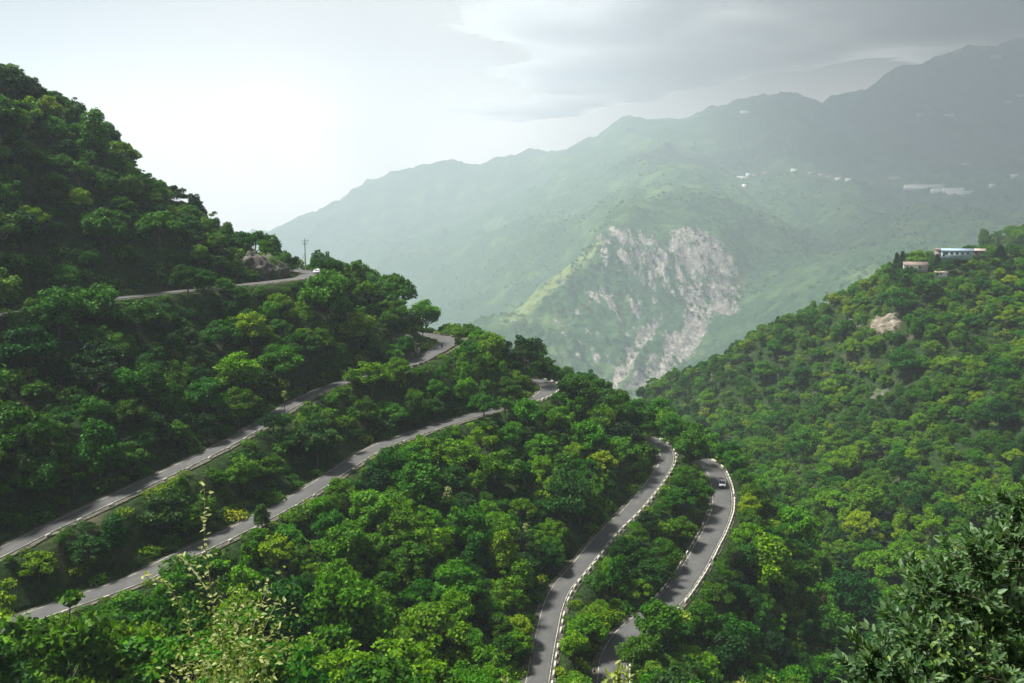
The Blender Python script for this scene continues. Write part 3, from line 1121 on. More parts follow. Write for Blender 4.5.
for i in range(5):
    rs = np.random.default_rng(300 + i)
    lobes = [(math.cos(a) * .7, math.sin(a) * .7, .55 + rs.uniform(-.1, .5), rs.uniform(.55, .9)) for a in np.arange(5) * 1.257 + rs.uniform(0, 1)]
    lobes.append((0, 0, 1.0, .8))
    v, f = crown_cloud(rs, lobes, 120, .30)
    SHRUB_SRC.objects.link(bpy.data.objects.new('low_shrub_%d' % i, mesh_np('low_shrub_%d' % i, v, f, [M_SHRUB])))
FAR_SRC = bpy.data.collections.new('mountain_forest_sources')
for i in range(4):
    rs = np.random.default_rng(330 + i)
    lobes = [(rs.normal() * 1.5, rs.normal() * 1.5, 3 + rs.uniform(-1, 2), rs.uniform(1.6, 2.6)) for _ in range(4)]
    v, f = crown_cloud(rs, lobes, 12, 1.5)
    FAR_SRC.objects.link(bpy.data.objects.new('distant_tree_%d' % i, mesh_np('distant_tree_%d' % i, v, f, [M_FARLEAF])))


def scatter(name, pts, tone, scl, rot, idx, coll):
    me = bpy.data.meshes.new(name)
    me.vertices.add(len(pts))
    me.vertices.foreach_set('co', np.asarray(pts, np.float32).ravel())
    for nm, typ, arr in (('tone', 'FLOAT', tone), ('scl', 'FLOAT_VECTOR', scl), ('rot', 'FLOAT_VECTOR', rot), ('idx', 'INT', idx)):
        at = me.attributes.new(nm, typ, 'POINT')
        at.data.foreach_set('vector' if typ == 'FLOAT_VECTOR' else 'value', np.asarray(arr, np.int32 if typ == 'INT' else np.float32).ravel())
    o = put(name, me, kind='stuff')
    ng = bpy.data.node_groups.new(name, 'GeometryNodeTree')
    ng.interface.new_socket('Geometry', in_out='INPUT', socket_type='NodeSocketGeometry')
    ng.interface.new_socket('Geometry', in_out='OUTPUT', socket_type='NodeSocketGeometry')
    bb = NB(ng)
    gi, go = bb.n('NodeGroupInput'), bb.n('NodeGroupOutput')
    ci = bb.n('GeometryNodeCollectionInfo')
    ci.inputs['Collection'].default_value = coll
    ci.inputs['Separate Children'].default_value = True
    ci.inputs['Reset Children'].default_value = True
    ip = bb.n('GeometryNodeInstanceOnPoints')

    def att(nm, typ):
        nd = bb.n('GeometryNodeInputNamedAttribute', data_type=typ)
        nd.inputs['Name'].default_value = nm
        return nd.outputs[0]
    ng.links.new(gi.outputs[0], ip.inputs['Points'])
    ng.links.new(ci.outputs[0], ip.inputs['Instance'])
    ip.inputs['Pick Instance'].default_value = True
    ng.links.new(att('idx', 'INT'), ip.inputs['Instance Index'])
    ng.links.new(att('rot', 'FLOAT_VECTOR'), ip.inputs['Rotation'])
    ng.links.new(att('scl', 'FLOAT_VECTOR'), ip.inputs['Scale'])
    ng.links.new(ip.outputs[0], go.inputs[0])
    md = o.modifiers.new('scatter', 'NODES')
    md.node_group = ng
    return o


def hit(px, py, lo=60.0, hi=800.0):
    """where the line of sight through a place of the photograph meets the near slopes"""
    v = (341.5 - py) / F
    u = (px - 512) / F
    den = CP + v * SP
    ys = np.arange(lo, hi, 0.5)
    xs = ys * u / den
    zs = ys * (-SP + v * CP) / den
    below = zs < ground(xs, ys)
    if not below.any():
        return None
    k = int(np.argmax(below))
    return np.array([xs[k], ys[k], float(ground(xs[k], ys[k]))])


# places of the photograph that stay free of trees: the visible stretches of road
def keep_run(name, spans, every=2):
    r = ROADS[name]
    for off in ((-.6, 0, .6, 1.2) if name in ('fourth', 'lowest') else (-.6, 0, .6)):
        q = r['path'][::every].copy()
        q[:, :2] += r['nor'][::every] * (r['hw'][::every, None] * off)
        px, py, d = project(q)
        m_ = np.zeros(len(px), bool)
        for (x0, x1, y0, y1) in spans:
            m_ |= (px >= x0) & (px <= x1) & (py >= y0) & (py <= y1)
        for a, c_, dd in zip(px[m_], py[m_], d[m_]):
            KEEP.append((a, c_, dd))


keep_run('second', [(-20, 252, 400, 700), (288, 338, 370, 420), (413, 470, 325, 370)])
keep_run('third', [(-20, 150, 540, 700), (186, 262, 505, 560), (275, 505, 400, 520), (537, 562, 376, 405)])
keep_run('fourth', [(520, 680, 436, 700)])
keep_run('lowest', [(590, 628, 636, 700), (655, 735, 460, 607)])
keep_run('upper', [(98, 182, 280, 310), (242, 320, 262, 292)])
for x in np.arange(286, 312, 3):
    for y in (266, 270, 274, 278):
        KEEP.append((x, y, 262.0))
for x in np.arange(236, 290, 4):
    for y in np.arange(256, 282, 4):
        KEEP.append((x, y, 245.0))
for x, y, d in ((303, 240, 275), (303, 250, 275), (303, 258, 275), (318, 271, 265), (724, 484, 240), (720, 478, 240), (441, 342, 260), (441, 338, 260)):
    KEEP.append((x, y, d))
for x in np.arange(842, 906, 5):
    for y in np.arange(312, 332, 4):
        KEEP.append((x, y, 480.0))
for x in np.arange(870, 890, 5):
    for y in np.arange(388, 402, 4):
        KEEP.append((x, y, 420.0))
for x in np.arange(902, 1024, 2):
    for y in ((249, 252, 255.5) if x > 934 else (263, 267, 270)):
        KEEP.append((x, y, 478.0))
for x, y in ((453, 340), (459, 341), (465, 343), (468, 347), (462, 350), (456, 352), (448, 355), (440, 359), (430, 337), (436, 335)):
    KEEP.append((x, y, 262.0))
KEEP = np.array(KEEP)
KX = [KEEP[(KEEP[:, 0] >= i * 32 - 64) & (KEEP[:, 0] < i * 32 + 96)] for i in range(-2, 36)]


def covers(p, rx, zc, rz):
    """does a crown of half width rx and half height rz, centred zc above p, hide a kept place?"""
    px, py, d = project(np.array([p[0], p[1], p[2] + zc]))
    px, py, d = px[0], py[0], d[0]
    i = int(px // 32) + 2
    if not 0 <= i < len(KX):
        return False
    k = KX[i]
    if not len(k):
        return False
    k = k[k[:, 2] > d + 1.0]
    a, c_ = F / d * rx * .94, F / d * rz * .96
    return bool((((k[:, 0] - px) / a) ** 2 + ((k[:, 1] - py) / c_) ** 2 < 1).any())


def visible_ground(x, y, z, margin=0.0):
    """share of sight lines: is the point seen past the terrain?"""
    ts = np.linspace(0.12, 0.985, 110)
    vis = np.ones(len(x), bool)
    for t in ts:
        vis &= ground(x * t, y * t) < z * t + margin
    return vis


# ---- rock cuts (before the trees, which keep off them)
rp = hit(262, 276)
outcrop(rp[0] - .5, rp[1] + 3.2, 9.5, 4.2, math.atan2(ROADS['upper']['tan'][-90][1], ROADS['upper']['tan'][-90][0]), 2.6, M_ROCK,
        'grey brown rock face cut above the bend of the highest road', 3, res=.4)
NO_TREE.append((rp[0] - .5, rp[1] + 3.2, 8))
i420 = int(np.argmin(np.abs(project(ROADS['second']['path'])[0] - 421) + 50 * (np.arange(len(ROADS['second']['path'])) > len(ROADS['second']['path']) * .85)))
q = ROADS['second']['path'][i420]
nn = ROADS['second']['nor'][i420]
outcrop(q[0] - nn[0] * 5.6 + .8, q[1] - nn[1] * 5.6 + 3, 6.5, 3.8, math.atan2(ROADS['second']['tan'][i420][1], ROADS['second']['tan'][i420][0]), 3.4, M_ROCK,
        'dark rock buttress inside the hairpin with the motorcycle', 9, res=.4)


def contour(p):
    e = 4.0
    gx_, gy_ = float(ground(p[0] + e, p[1]) - ground(p[0] - e, p[1])), float(ground(p[0], p[1] + e) - ground(p[0], p[1] - e))
    return math.atan2(-gx_, gy_)


rp = hit(886, 325)
outcrop(rp[0], rp[1], 12, 5.5, contour(rp), 2.2, M_PALEROCK, 'bare pale rock scar high on the right hill below the ridge houses', 14, res=.5)
NO_TREE.append((rp[0], rp[1], 6))
rp = hit(852, 328)
outcrop(rp[0], rp[1], 9, 4, contour(rp), 1.4, M_ROCK, 'small grey rock face left of the bare pale scar on the right hill', 17, res=.5)
NO_TREE.append((rp[0], rp[1], 4))
rp = hit(880, 398)
outcrop(rp[0], rp[1], 8, 4, contour(rp), 1.8, M_ROCK, 'grey brown rock ledge in the scrub low on the right hill', 21, res=.5)
NO_TREE.append((rp[0], rp[1], 4.5))
for px_, py_, Y_, r_ in ((957, 256.5, 421, 6), (976, 256, 424, 4.5), (915, 270, 424, 5.5), (941, 275.5, 415, 2.5), (1008, 256, 432, 4), (1022, 263, 425, 3)):
    q = P(px_, py_, Y=Y_)
    NO_TREE.append((q[0], q[1], r_))
    NO_TREE.append((q[0] - .44 * 7, q[1] - .9 * 7, r_ * .6))
r_ = ROADS['second']
i448 = int(np.argmax(project(r_['path'])[0]))
for k, rr in ((-8, 3.2), (-4, 4.2), (0, 5.0), (5, 4.2)):
    q = r_['path'][i448 + k, :2] + r_['nor'][i448 + k] * 5.0
    NO_TREE.append((q[0], q[1], rr + 1.2))
NT_ = np.array(NO_TREE)


def tone_at(x, y, rs):
    n = fbm(x / 55.0, y / 55.0, 3, 77)
    t = 0.46 + 0.20 * n + rs.normal(0, .17, np.shape(x))
    left_hill = np.clip((-x - 60) / 60, 0, 1) * np.clip((y - 150) / 80, 0, 1)
    right = np.clip((x - 90) / 60, 0, 1)
    t = t - .17 * left_hill + .06 * right
    lime = rs.random(np.shape(x)) < .05
    t = np.where(lime, t + .28, t)
    return np.clip(t, .03, .98)


# ---- hand placed trees of the photograph: place of the foot, kind, height scale, tone
TREES = []          # (x, y, z, variant, scale xy, scale z, rot, tone, hand)
rsg = np.random.default_rng(5)
HAND = [(240, 402, 0, 1.25, .78), (205, 420, 1, 1.0, .40), (372, 398, 3, 1.15, .66), (386, 392, 7, .8, .6), (398, 384, 1, .75, .62), (526, 434, 0, 1.05, .60),
        (505, 420, 7, .7, .5), (860, 540, 3, 1.25, .97), (846, 530, 8, .9, .93), (660, 655, 0, 1.15, .40), (640, 680, 1, .95, .36), (652, 640, 7, .9, .45),
        (723, 588, 7, .55, .40), (333, 285, 0, .85, .28), (355, 284, 1, .95, .20),
        (378, 290, 2, 1.0, .16), (392, 296, 0, .8, .16), (318, 266, 4, .55, .18), (165, 560, 3, .75, .5), (181, 566, 1, .6, .55), (266, 424, 8, .75, .48), (275, 418, 3, .6, .5),
        (352, 392, 8, .7, .55), (262, 530, 5, .5, .33), (425, 470, 3, 1.0, .62), (460, 480, 3, 1.2, .70), (500, 500, 0, 1.3, .45), (540, 470, 4, 1.1, .55),
        (470, 560, 2, 1.2, .42), (400, 560, 0, 1.1, .45), (600, 440, 1, 1.1, .52), (620, 470, 3, 1.1, .60), (560, 440, 0, 1.0, .56),
        (600, 625, 1, .55, .58), (700, 645, 2, 1.0, .33), (730, 660, 0, 1.1, .30), (100, 340, 1, 1.3, .45), (60, 345, 0, 1.3, .42), (30, 380, 2, 1.2, .22),
        (160, 250, 3, 1.2, .5), (105, 255, 0, 1.2, .42), (120, 158, 8, 1.2, .2), (38, 92, 8, 1.2, .15), (320, 360, 0, .9, .5), (300, 330, 4, .9, .66), (280, 318, 3, .8, .62)]
for (px, py, vi, sc, tn) in HAND:
    p = hit(px, py)
    if p is None or p[1] > 640 or (px < 700 and p[1] > 330) or road_d(p[0], p[1]) < 1.0:
        continue
    TREES.append((p[0], p[1], p[2], vi, sc, sc, rsg.uniform(0, 6.28), tn, 1))

# how high the tree tops reach against the far side: the outline of the spur and of the right hill
SKY_L = np.array([(-200, -60), (0, 56), (60, 82), (125, 130), (200, 194), (240, 222), (285, 248), (312, 256), (345, 257), (390, 270), (415, 296), (440, 322), (470, 326), (490, 320), (515, 330), (550, 353), (600, 382),
                  (640, 398), (700, 424), (760, 440), (830, 480)], float)
SKY_R = np.array([(600, 405), (640, 388), (700, 362), (760, 328), (850, 286), (900, 256), (960, 243), (990, 246), (1030, 246), (1100, 240)], float)


def too_tall(x, y, z, top):
    a, c_, d = project(np.array([x, y, z + top]))
    a, c_ = float(a[0]), float(c_[0])
    if d[0] < 340 and a < 830:
        return c_ < np.interp(a, SKY_L[:, 0], SKY_L[:, 1]) - abs(rsg.normal(0, 5))
    if 340 <= d[0] < 620 and a > 600:
        return c_ < np.interp(a, SKY_R[:, 0], SKY_R[:, 1]) - abs(rsg.normal(0, 3.5))
    return False


# ---- the rest of the wood
gridx, gridy = np.meshgrid(np.arange(-200, 420, 4.1), np.arange(70, 800, 4.1))
cxs = gridx.ravel() + rsg.uniform(-1.9, 1.9, gridx.size)
cys = gridy.ravel() + rsg.uniform(-1.9, 1.9, gridx.size)
czs = ground(cxs, cys)
px, py, dd = project(np.stack([cxs, cys, czs + 5], 1))
ok = (px > -150) & (px < 1180) & (py < 900) & (np.hypot(cxs, cys) > 88) & (road_d(cxs, cys) > 2.2)
cxs, cys, czs = cxs[ok], cys[ok], czs[ok]
ok = visible_ground(cxs, cys, czs + 9.0, 0.5)
cxs, cys, czs = cxs[ok], cys[ok], czs[ok]
order = rsg.permutation(len(cxs))
tones = tone_at(cxs, cys, rsg)
dens = fbm(cxs / 30.0, cys / 30.0, 3, 91)
placed = {}
CELL = 5.0
for (x, y, z, vi, a, c_, *_r) in TREES:
    placed.setdefault((int(x // CELL), int(y // CELL)), []).append((x, y, CROWN_R[vi] * a))
SHRUBS = []
for i in order:
    x, y, z = cxs[i], cys[i], czs[i]
    if ((NT_[:, 0] - x) ** 2 + (NT_[:, 1] - y) ** 2 < NT_[:, 2] ** 2).any():
        continue
    right = x > 85 + .03 * y
    if rsg.random() < (.24 - .42 * dens[i] if right else .10 - .12 * dens[i]):
        continue
    base = rsg.lognormal(-.16, .44) * .80 if right else rsg.lognormal(-.12, .36) * (.84 if (x < -60 and y > 190) else 1.06)
    vi = int(rsg.choice(9, p=[.16, .16, .15, .13, .13, .04, .03, .10, .10]))
    done = False
    near = [q for a in (-1, 0, 1) for c_ in (-1, 0, 1) for q in placed.get((int(x // CELL) + a, int(y // CELL) + c_), [])]
    for k in (1.0, .75, .55, .4, .3):
        sc = min(base, 1.6) * k
        rad = CROWN_R[vi] * sc
        if any(math.hypot(x - qx, y - qy) < .58 * (rad + qr) for qx, qy, qr in near):
            continue
        if road_d(x, y) < rad * .62:
            continue
        zc, rz = CROWN_C[vi] * sc, CROWN_H[vi] * sc
        if covers((x, y, z), rad, zc, rz) or too_tall(x, y, z, zc + rz):
            continue
        done = True
        break
    if done:
        TREES.append((x, y, z, vi, sc * rsg.uniform(.92, 1.1), sc * rsg.uniform(.9, 1.15), rsg.uniform(0, 6.28), float(tones[i]), 0))
        placed.setdefault((int(x // CELL), int(y // CELL)), []).append((x, y, rad))
T = np.array(TREES)

# which trees show largest: crowns drawn nearest first into a coarse picture
vi_ = T[:, 3].astype(int)
cr, cc, ch = np.array(CROWN_R)[vi_] * T[:, 4], np.array(CROWN_C)[vi_] * T[:, 5], np.array(CROWN_H)[vi_] * T[:, 5]
px, py, dd = project(np.stack([T[:, 0], T[:, 1], T[:, 2] + cc], 1))
seen = visible_ground(T[:, 0], T[:, 1], T[:, 2] + cc, .3)
buf = np.zeros((342, 512), bool)
area = np.zeros(len(T))
for i in np.argsort(dd):
    if not seen[i]:
        continue
    a, c_ = F / dd[i] * cr[i] / 2, F / dd[i] * ch[i] / 2
    x0, x1, y0, y1 = int(px[i] / 2 - a), int(px[i] / 2 + a) + 1, int(py[i] / 2 - c_), int(py[i] / 2 + c_) + 1
    x0, x1, y0, y1 = max(x0, 0), min(x1, 512), max(y0, 0), min(y1, 342)
    if x0 >= x1 or y0 >= y1:
        continue
    gy_, gx_ = np.mgrid[y0:y1, x0:x1]
    el = ((gx_ - px[i] / 2) / a) ** 2 + ((gy_ - py[i] / 2) / c_) ** 2 < .85
    sub = buf[y0:y1, x0:x1]
    area[i] = (el & ~sub).sum()
    sub |= el
area += T[:, 8] * 40
rank = np.argsort(-area)
single = rank[:292]
rest = rank[292:]
scatter('forest', np.stack([T[rest, 0], T[rest, 1], T[rest, 2] - .3], 1), T[rest, 7], np.stack([T[rest, 4], T[rest, 4], T[rest, 5]], 1),
        np.stack([0 * rest, 0 * rest, T[rest, 6]], 1), T[rest, 3].astype(int), SRC)

# words for the individual trees
TONE_W = [(.22, 'blackish green'), (.36, 'deep green'), (.48, 'mid green'), (.60, 'fresh green'), (.78, 'bright green'), (2, 'yellow green')]
FORM_W = {0: 'round', 1: 'round', 2: 'round', 3: 'spreading', 4: 'spreading', 5: 'tall', 6: 'tall', 7: 'loose', 8: 'loose'}
RP = {k: r['path'] for k, r in ROADS.items()}


def lift(name, p):
    pth = RP[name]
    d = np.hypot(pth[:, 0] - p[0], pth[:, 1] - p[1])
    i = int(np.argmin(d))
    side = (p[0] - pth[i, 0]) * ROADS[name]['nor'][i, 0] + (p[1] - pth[i, 1]) * ROADS[name]['nor'][i, 1]
    return d[i], side, i / len(pth)


ROAD_W = {'upper': 'highest', 'second': 'second', 'third': 'third', 'fourth': 'winding', 'lowest': 'lowest'}


def zone(p, px, py):
    if p[0] > 88 + .02 * p[1]:
        row = 'high' if py < 320 else ('upper middle' if py < 390 else ('lower middle' if py < 470 else 'low'))
        colw = 'left' if px < 780 else ('centre' if px < 900 else 'right')
        return '%s on the right hill, %s part' % (row, colw)
    info = {k: lift(k, p) for k in RP}
    if info['upper'][1] < 0 and py < 320 and px < 330:
        row = 'crest' if info['upper'][0] > 60 else ('face' if info['upper'][0] > 25 else 'foot')
        colw = 'outer' if px < 90 else ('middle' if px < 180 else 'inner')
        return 'on top left hill %s, %s part' % (row, colw)
    for up, lo in (('upper', 'second'), ('second', 'third'), ('third', 'fourth'), ('fourth', 'lowest')):
        if info[up][1] > 0 and info[lo][1] < 0 and px < 720:
            s = info[up][2] if info[up][0] < info[lo][0] else info[lo][2]
            part = 'far end' if s > .66 else ('halfway' if s > .33 else 'near end')
            f = info[up][0] / (info[up][0] + info[lo][0])
            if f < .3:
                return 'just below the %s road, %s' % (ROAD_W[up], part)
            if f > .7:
                return 'just above the %s road, %s' % (ROAD_W[lo], part)
            return 'between %s and %s roads, %s' % (ROAD_W[up], ROAD_W[lo], part)
    if info['lowest'][1] > 0:
        row = 'near truck' if py < 530 else ('mid picture' if py < 600 else 'at bottom')
        return '%s the lowest road, %s' % ('beside' if info['lowest'][0] < 14 else 'well below', row)
    return 'on spur %s, %s' % ('skyline' if info['third'][0] > 25 else 'ridge', 'left of motorcycle hairpin' if px < 440 else ('between two bends' if px < 545 else 'right of both bends'))


rows = []
for i in single:
    p = T[i, :3]
    tone_w = next(w_ for t_, w_ in TONE_W if T[i, 7] < t_)
    sz = T[i, 5] * (1.15 if vi_[i] in (5, 6) else 1)
    size_w = 'small ' if sz < .7 else ('big ' if sz > 1.08 else '')
    rows.append([i, '%s%s, %s tree %s' % (size_w, FORM_W[vi_[i]], tone_w, zone(p, px[i], py[i])), px[i], py[i]])
by = {}
for r_ in rows:
    by.setdefault(r_[1], []).append(r_)
ORD = ['leftmost', 'second from left', 'third from left', 'fourth from left', 'fifth from left', 'sixth from left']
for lab, rr in by.items():
    if len(rr) > 1:
        rr.sort(key=lambda q: q[2])
        for k, q in enumerate(rr):
            if len(rr) == 2:
                q[1] = lab + ', ' + ('left' if k == 0 else 'right') + ' of two'
            elif k == len(rr) - 1:
                q[1] = lab + ', rightmost'
            elif k < len(ORD):
                q[1] = lab + ', ' + ORD[k]
for i, lab, *_q in rows:
    x, y, z, v_, a, c_, rot, tn, _h = T[i]
    v_ = int(v_)
    o = empty('broadleaf_tree', (x, y, z - .3), rot, label=lab, cat='tree', group='broadleaved trees on the slopes')
    o.scale = (a, a, c_)
    cobj = put('crown', CROWN[v_], o)
    cobj['tone'] = float(tn)
    put('trunk', TRUNK[v_], o)

# ---- undergrowth
n = 30000
ux = rsg.uniform(-190, 400, n)
uy = 75 + 700 * rsg.random(n) ** 1.35
uz = ground(ux, uy)
px_, py_, dd_ = project(np.stack([ux, uy, uz + .7], 1))
ok = (px_ > -120) & (px_ < 1150) & (py_ < 860) & (py_ > 0) & (road_d(ux, uy) > .9)
ux, uy, uz, dd_ = ux[ok], uy[ok], uz[ok], dd_[ok]
ok = visible_ground(ux, uy, uz + 2.0, .5)
ux, uy, uz = ux[ok], uy[ok], uz[ok]
us = rsg.lognormal(-.05, .35, len(ux))
rdist = road_d(ux, uy)
us = np.minimum(us, np.clip(rdist / 1.1, .25, 3))
bad = np.zeros(len(ux), bool)
for i in np.where(rdist < 9)[0]:
    for k in (1, .6, .35):
        if not covers((ux[i], uy[i], uz[i]), 1.5 * us[i] * k, .9 * us[i] * k, .95 * us[i] * k):
            us[i] *= k
            break
    else:
        bad[i] = True
for (x, y, r_) in NO_TREE:
    bad |= ((ux - x) ** 2 + (uy - y) ** 2 < (r_ * .8) ** 2) & (rsg.random(len(ux)) < .8)
ok = ~bad
ux, uy, uz, us = ux[ok], uy[ok], uz[ok], us[ok]
scatter('undergrowth', np.stack([ux, uy, uz - .15], 1), np.clip(tone_at(ux, uy, rsg) + .05, 0, 1), np.stack([us * 1.2, us * 1.2, us], 1),
        np.stack([0 * ux, 0 * ux, rsg.uniform(0, 6.28, len(ux))], 1), rsg.integers(0, 5, len(ux)), SHRUB_SRC)

# ---- woods on the mountain
n = 30000
mu = rsg.uniform(-.62, .72, n)
my = 1130 + 1100 * rsg.random(n)
my = my * setback(my)
mx = mu * my
mz = mground(mx, my)
pq, pr, _d = project(np.stack([mx, my, mz], 1))
iu = np.clip(((mu - au[0]) / (au[1] - au[0])).astype(float) * (len(au) - 1), 0, len(au) - 1).astype(int)
ir = np.clip(np.interp(my, ay * setback(ay), np.arange(len(ay))), 0, len(ay) - 1).astype(int)
rk_ = np.maximum(rock[ir, iu], grass[ir, iu])
woods = fbm(mx / 300, my / 300, 4, 61)
ok = (pq > -60) & (pq < 1090) & (rsg.random(n) > rk_ * 1.7) & (woods + rsg.normal(0, .2, n) > .12)
mx, my, mz = mx[ok], my[ok], mz[ok]
ms = rsg.lognormal(-.2, .3, len(mx)) * 1.35
scatter('mountain_forest', np.stack([mx, my, mz - 1], 1), np.clip(rsg.normal(.48, .10, len(mx)) + .12 * fbm(mx / 340, my / 340, 3, 62), 0, 1), np.stack([ms, ms, ms * .9], 1),
        np.stack([0 * mx, 0 * mx, rsg.uniform(0, 6.28, len(mx))], 1), rsg.integers(0, 4, len(mx)), FAR_SRC)
print('TREES', len(T), 'undergrowth', len(ux), 'mountain', len(mx))

# ------------------------------------------------------------------ retaining wall under the highest road
r = ROADS['upper']
px, py, _ = project(r['path'])
sel = np.where((px > 238) & (px < 313) & (np.arange(len(px)) < np.argmax(px) + 1))[0]
pth, nor, hw = r['path'][sel], r['nor'][sel], r['hw'][sel][:, None]
sec_o = np.concatenate([hw + .25, hw + .25, hw + .75, hw + .95], 1)
n_ = len(sel)
top = 0.12 + 0.05 * gnoise(np.arange(n_) * .4, np.zeros(n_), 3)
sec_z = np.stack([np.full(n_, -3.6), top, top, np.full(n_, -3.6)], 1)
v = np.zeros((n_, 4, 3))
v[:, :, :2] = pth[:, None, :2] + nor[:, None] * sec_o[..., None]
v[:, :, 2] = pth[:, 2:3] + sec_z
fa = []
for i in range(n_ - 1):
    for k in range(4):
        fa.append([i * 4 + k, (i + 1) * 4 + k, (i + 1) * 4 + (k + 1) % 4, i * 4 + (k + 1) % 4])
fa += [[3, 2, 1, 0], [(n_ - 1) * 4 + k for k in range(4)]]
m, bb, out = new_mat('dry_stone')
co = objco(bb)
vor = bb.n('ShaderNodeTexVoronoi', feature='DISTANCE_TO_EDGE')
bb.put(vor.inputs['Vector'], co)
vor.inputs['Scale'].default_value = 1.8
n1 = bb.noise(co, 0.6, 4)
c = bb.ramp(n1, [(0.35, (0.10, 0.09, 0.075)), (0.65, (0.27, 0.25, 0.21))])
c = bb.mix(bb.smooth(vor.outputs['Distance'], 0.0, 0.07), (0.04, 0.04, 0.032, 1), c)
m.node_tree.links.new(principled(bb, c, 0.95, 0.05, bump(bb, vor.outputs['Distance'], .6, .1)), out.inputs[0])
M_DRYSTONE = m
put('retaining_wall', mesh_np('retaining_wall', v.reshape(-1, 3), np.array(fa), [M_DRYSTONE]), label='grey dry stone retaining wall holding up the highest road below the rock cut', cat='retaining wall')


def on_road(name, px_, py_, lane=0.0, span=(0, 1)):
    r = ROADS[name]
    x, y, _ = project(r['path'])
    k = np.arange(len(x)) / len(x)
    d = np.hypot(x - px_, y - py_) + 1e5 * ((k < span[0]) | (k > span[1]))
    i = int(np.argmin(d))
    p = r['path'][i].copy()
    p[:2] += r['nor'][i] * lane
    return p, math.atan2(r['tan'][i, 1], r['tan'][i, 0])


# ------------------------------------------------------------------ truck on the lowest road (front at -Y, faces the viewer)
p, a = on_road('lowest', 721, 486, 0.2)
tr = empty('truck', (p[0], p[1], p[2] + .04), a + R(-90), label='small pale truck with a loaded open bed driving down the lowest road', cat='truck')
mb = MB()
mb.prism([(-2.55, .55), (-2.6, 1.05), (-1.95, 1.22), (-1.35, 2.0), (-.35, 2.08), (-.2, 1.95), (-.2, .55)], 0, -.95, .95)
put('cab', mb.mesh('cab', M_CARBLUE), tr)
mb = MB()
mb.prism([(-2.0, 1.22), (-1.96, 1.20), (-1.40, 1.94), (-1.44, 1.96)], 0, -.82, .82)
put('windscreen', mb.mesh('windscreen', M_GLASS), tr)
for s in (-1, 1):
    mb = MB()
    mb.prism([(-1.75, 1.28), (-1.3, 1.88), (-.5, 1.92), (-.45, 1.28)], 0, s * .955 - .012, s * .955 + .012)
    put('side_window', mb.mesh('side_window', M_GLASS), tr)
    mb = MB()
    mb.box((s * .68, -2.60, .86), (.36, .06, .2))
    put('headlight', mb.mesh('headlight', M_LAMP), tr)
    mb = MB()
    mb.box((s * 1.10, -1.75, 1.45), (.16, .08, .26)).box((s * 1.0, -1.72, 1.40), (.14, .03, .03))
    put('wing_mirror', mb.mesh('wing_mirror', M_DARK), tr)
mb = MB()
mb.box((0, -2.63, .58), (1.9, .16, .22))
put('bumper', mb.mesh('bumper', M_DARK), tr)
mb = MB()
mb.box((0, -2.59, .84), (.8, .05, .22))
put('grille', mb.mesh('grille', M_DARK), tr)
mb = MB()
mb.box((0, 1.2, .82), (2.0, 2.75, .12))
for s in (-1, 1):
    mb.box((s * .97, 1.2, 1.15), (.07, 2.75, .55))
mb.box((0, -.12, 1.25), (1.86, .07, .75)).box((0, 2.54, 1.15), (1.86, .07, .55))
mb.box((0, 1.2, .62), (.9, 2.7, .28))
put('cargo_bed', mb.mesh('cargo_bed', M_CARWHITE), tr)
for x in (-.82, .82):
    for y in (-1.75, 1.6):
        mb = MB()
        mb.wheel((x, y, .36), .36, .24)
        w_ = put('wheel', mb.mesh('wheel', M_TYRE), tr)
        mb = MB()
        mb.wheel((x + math.copysign(.115, x), y, .36), .19, .04)
        put('hub', mb.mesh('hub', M_STEEL), w_)
rs = np.random.default_rng(8)
mb = MB()
for k in range(15):
    mb.box((rs.uniform(-.6, .6), rs.uniform(.15, 2.25), 1.1 + .42 * (k % 3) + rs.uniform(0, .1)), (rs.uniform(.5, .8), rs.uniform(.5, .75), rs.uniform(.3, .42)), rs.uniform(-.4, .4), .85)
cl = put('cargo', mb.mesh('cargo', M_CARGO), label='heap of pinkish brown sacks loaded on the bed of the small pale truck', cat='cargo', loc=tr.location)
cl.rotation_euler = tr.rotation_euler

# ------------------------------------------------------------------ white car parked on the bend of the highest road
p, a = on_road('upper', 314, 275, 1.0, (.3, .85))
p = np.array([p[0] + 1.6, p[1] + 1.0, p[2]])
p[2] = max(p[2], float(ground(p[0], p[1])) + .1)
ca = empty('parked_car', tuple(p), R(62), label='small white car parked on the bend of the highest road beside the pole', cat='car')
mb = MB()
mb.prism([(-1.85, .35), (-1.9, .7), (-1.75, .88), (-.95, .95), (-.35, 1.42), (.9, 1.45), (1.55, 1.0), (1.85, .9), (1.9, .4)], 0, -.8, .8)
put('body', mb.mesh('body', M_CARWHITE), ca)
for s in (-1, 1):
    mb = MB()
    mb.prism([(-.85, .97), (-.33, 1.36), (.85, 1.39), (1.35, 1.0)], 0, s * .805 - .01, s * .805 + .01)
    put('side_window', mb.mesh('side_window', M_GLASS), ca)
    mb = MB()
    mb.box((s * .58, -1.885, .68), (.34, .05, .16))
    put('headlight', mb.mesh('headlight', M_LAMP), ca)
for y0, z0, y1, z1 in ((-.97, .97, -.39, 1.40), (1.53, 1.02, .94, 1.42)):
    mb = MB()
    q = math.copysign(.03, y0)
    mb.prism([(y0 + q, z0), (y1 + q, z1), (y1, z1), (y0, z0)], 0, -.68, .68)
    put('windscreen' if y0 < 0 else 'rear_window', mb.mesh('screen', M_GLASS), ca)
for x in (-.72, .72):
    for y in (-1.2, 1.2):
        mb = MB()
        mb.wheel((x, y, .3), .3, .2)
        w_ = put('wheel', mb.mesh('wheel', M_TYRE), ca)
        mb = MB()
        mb.wheel((x + math.copysign(.1, x), y, .3), .17, .03)
        put('hub', mb.mesh('hub', M_STEEL), w_)

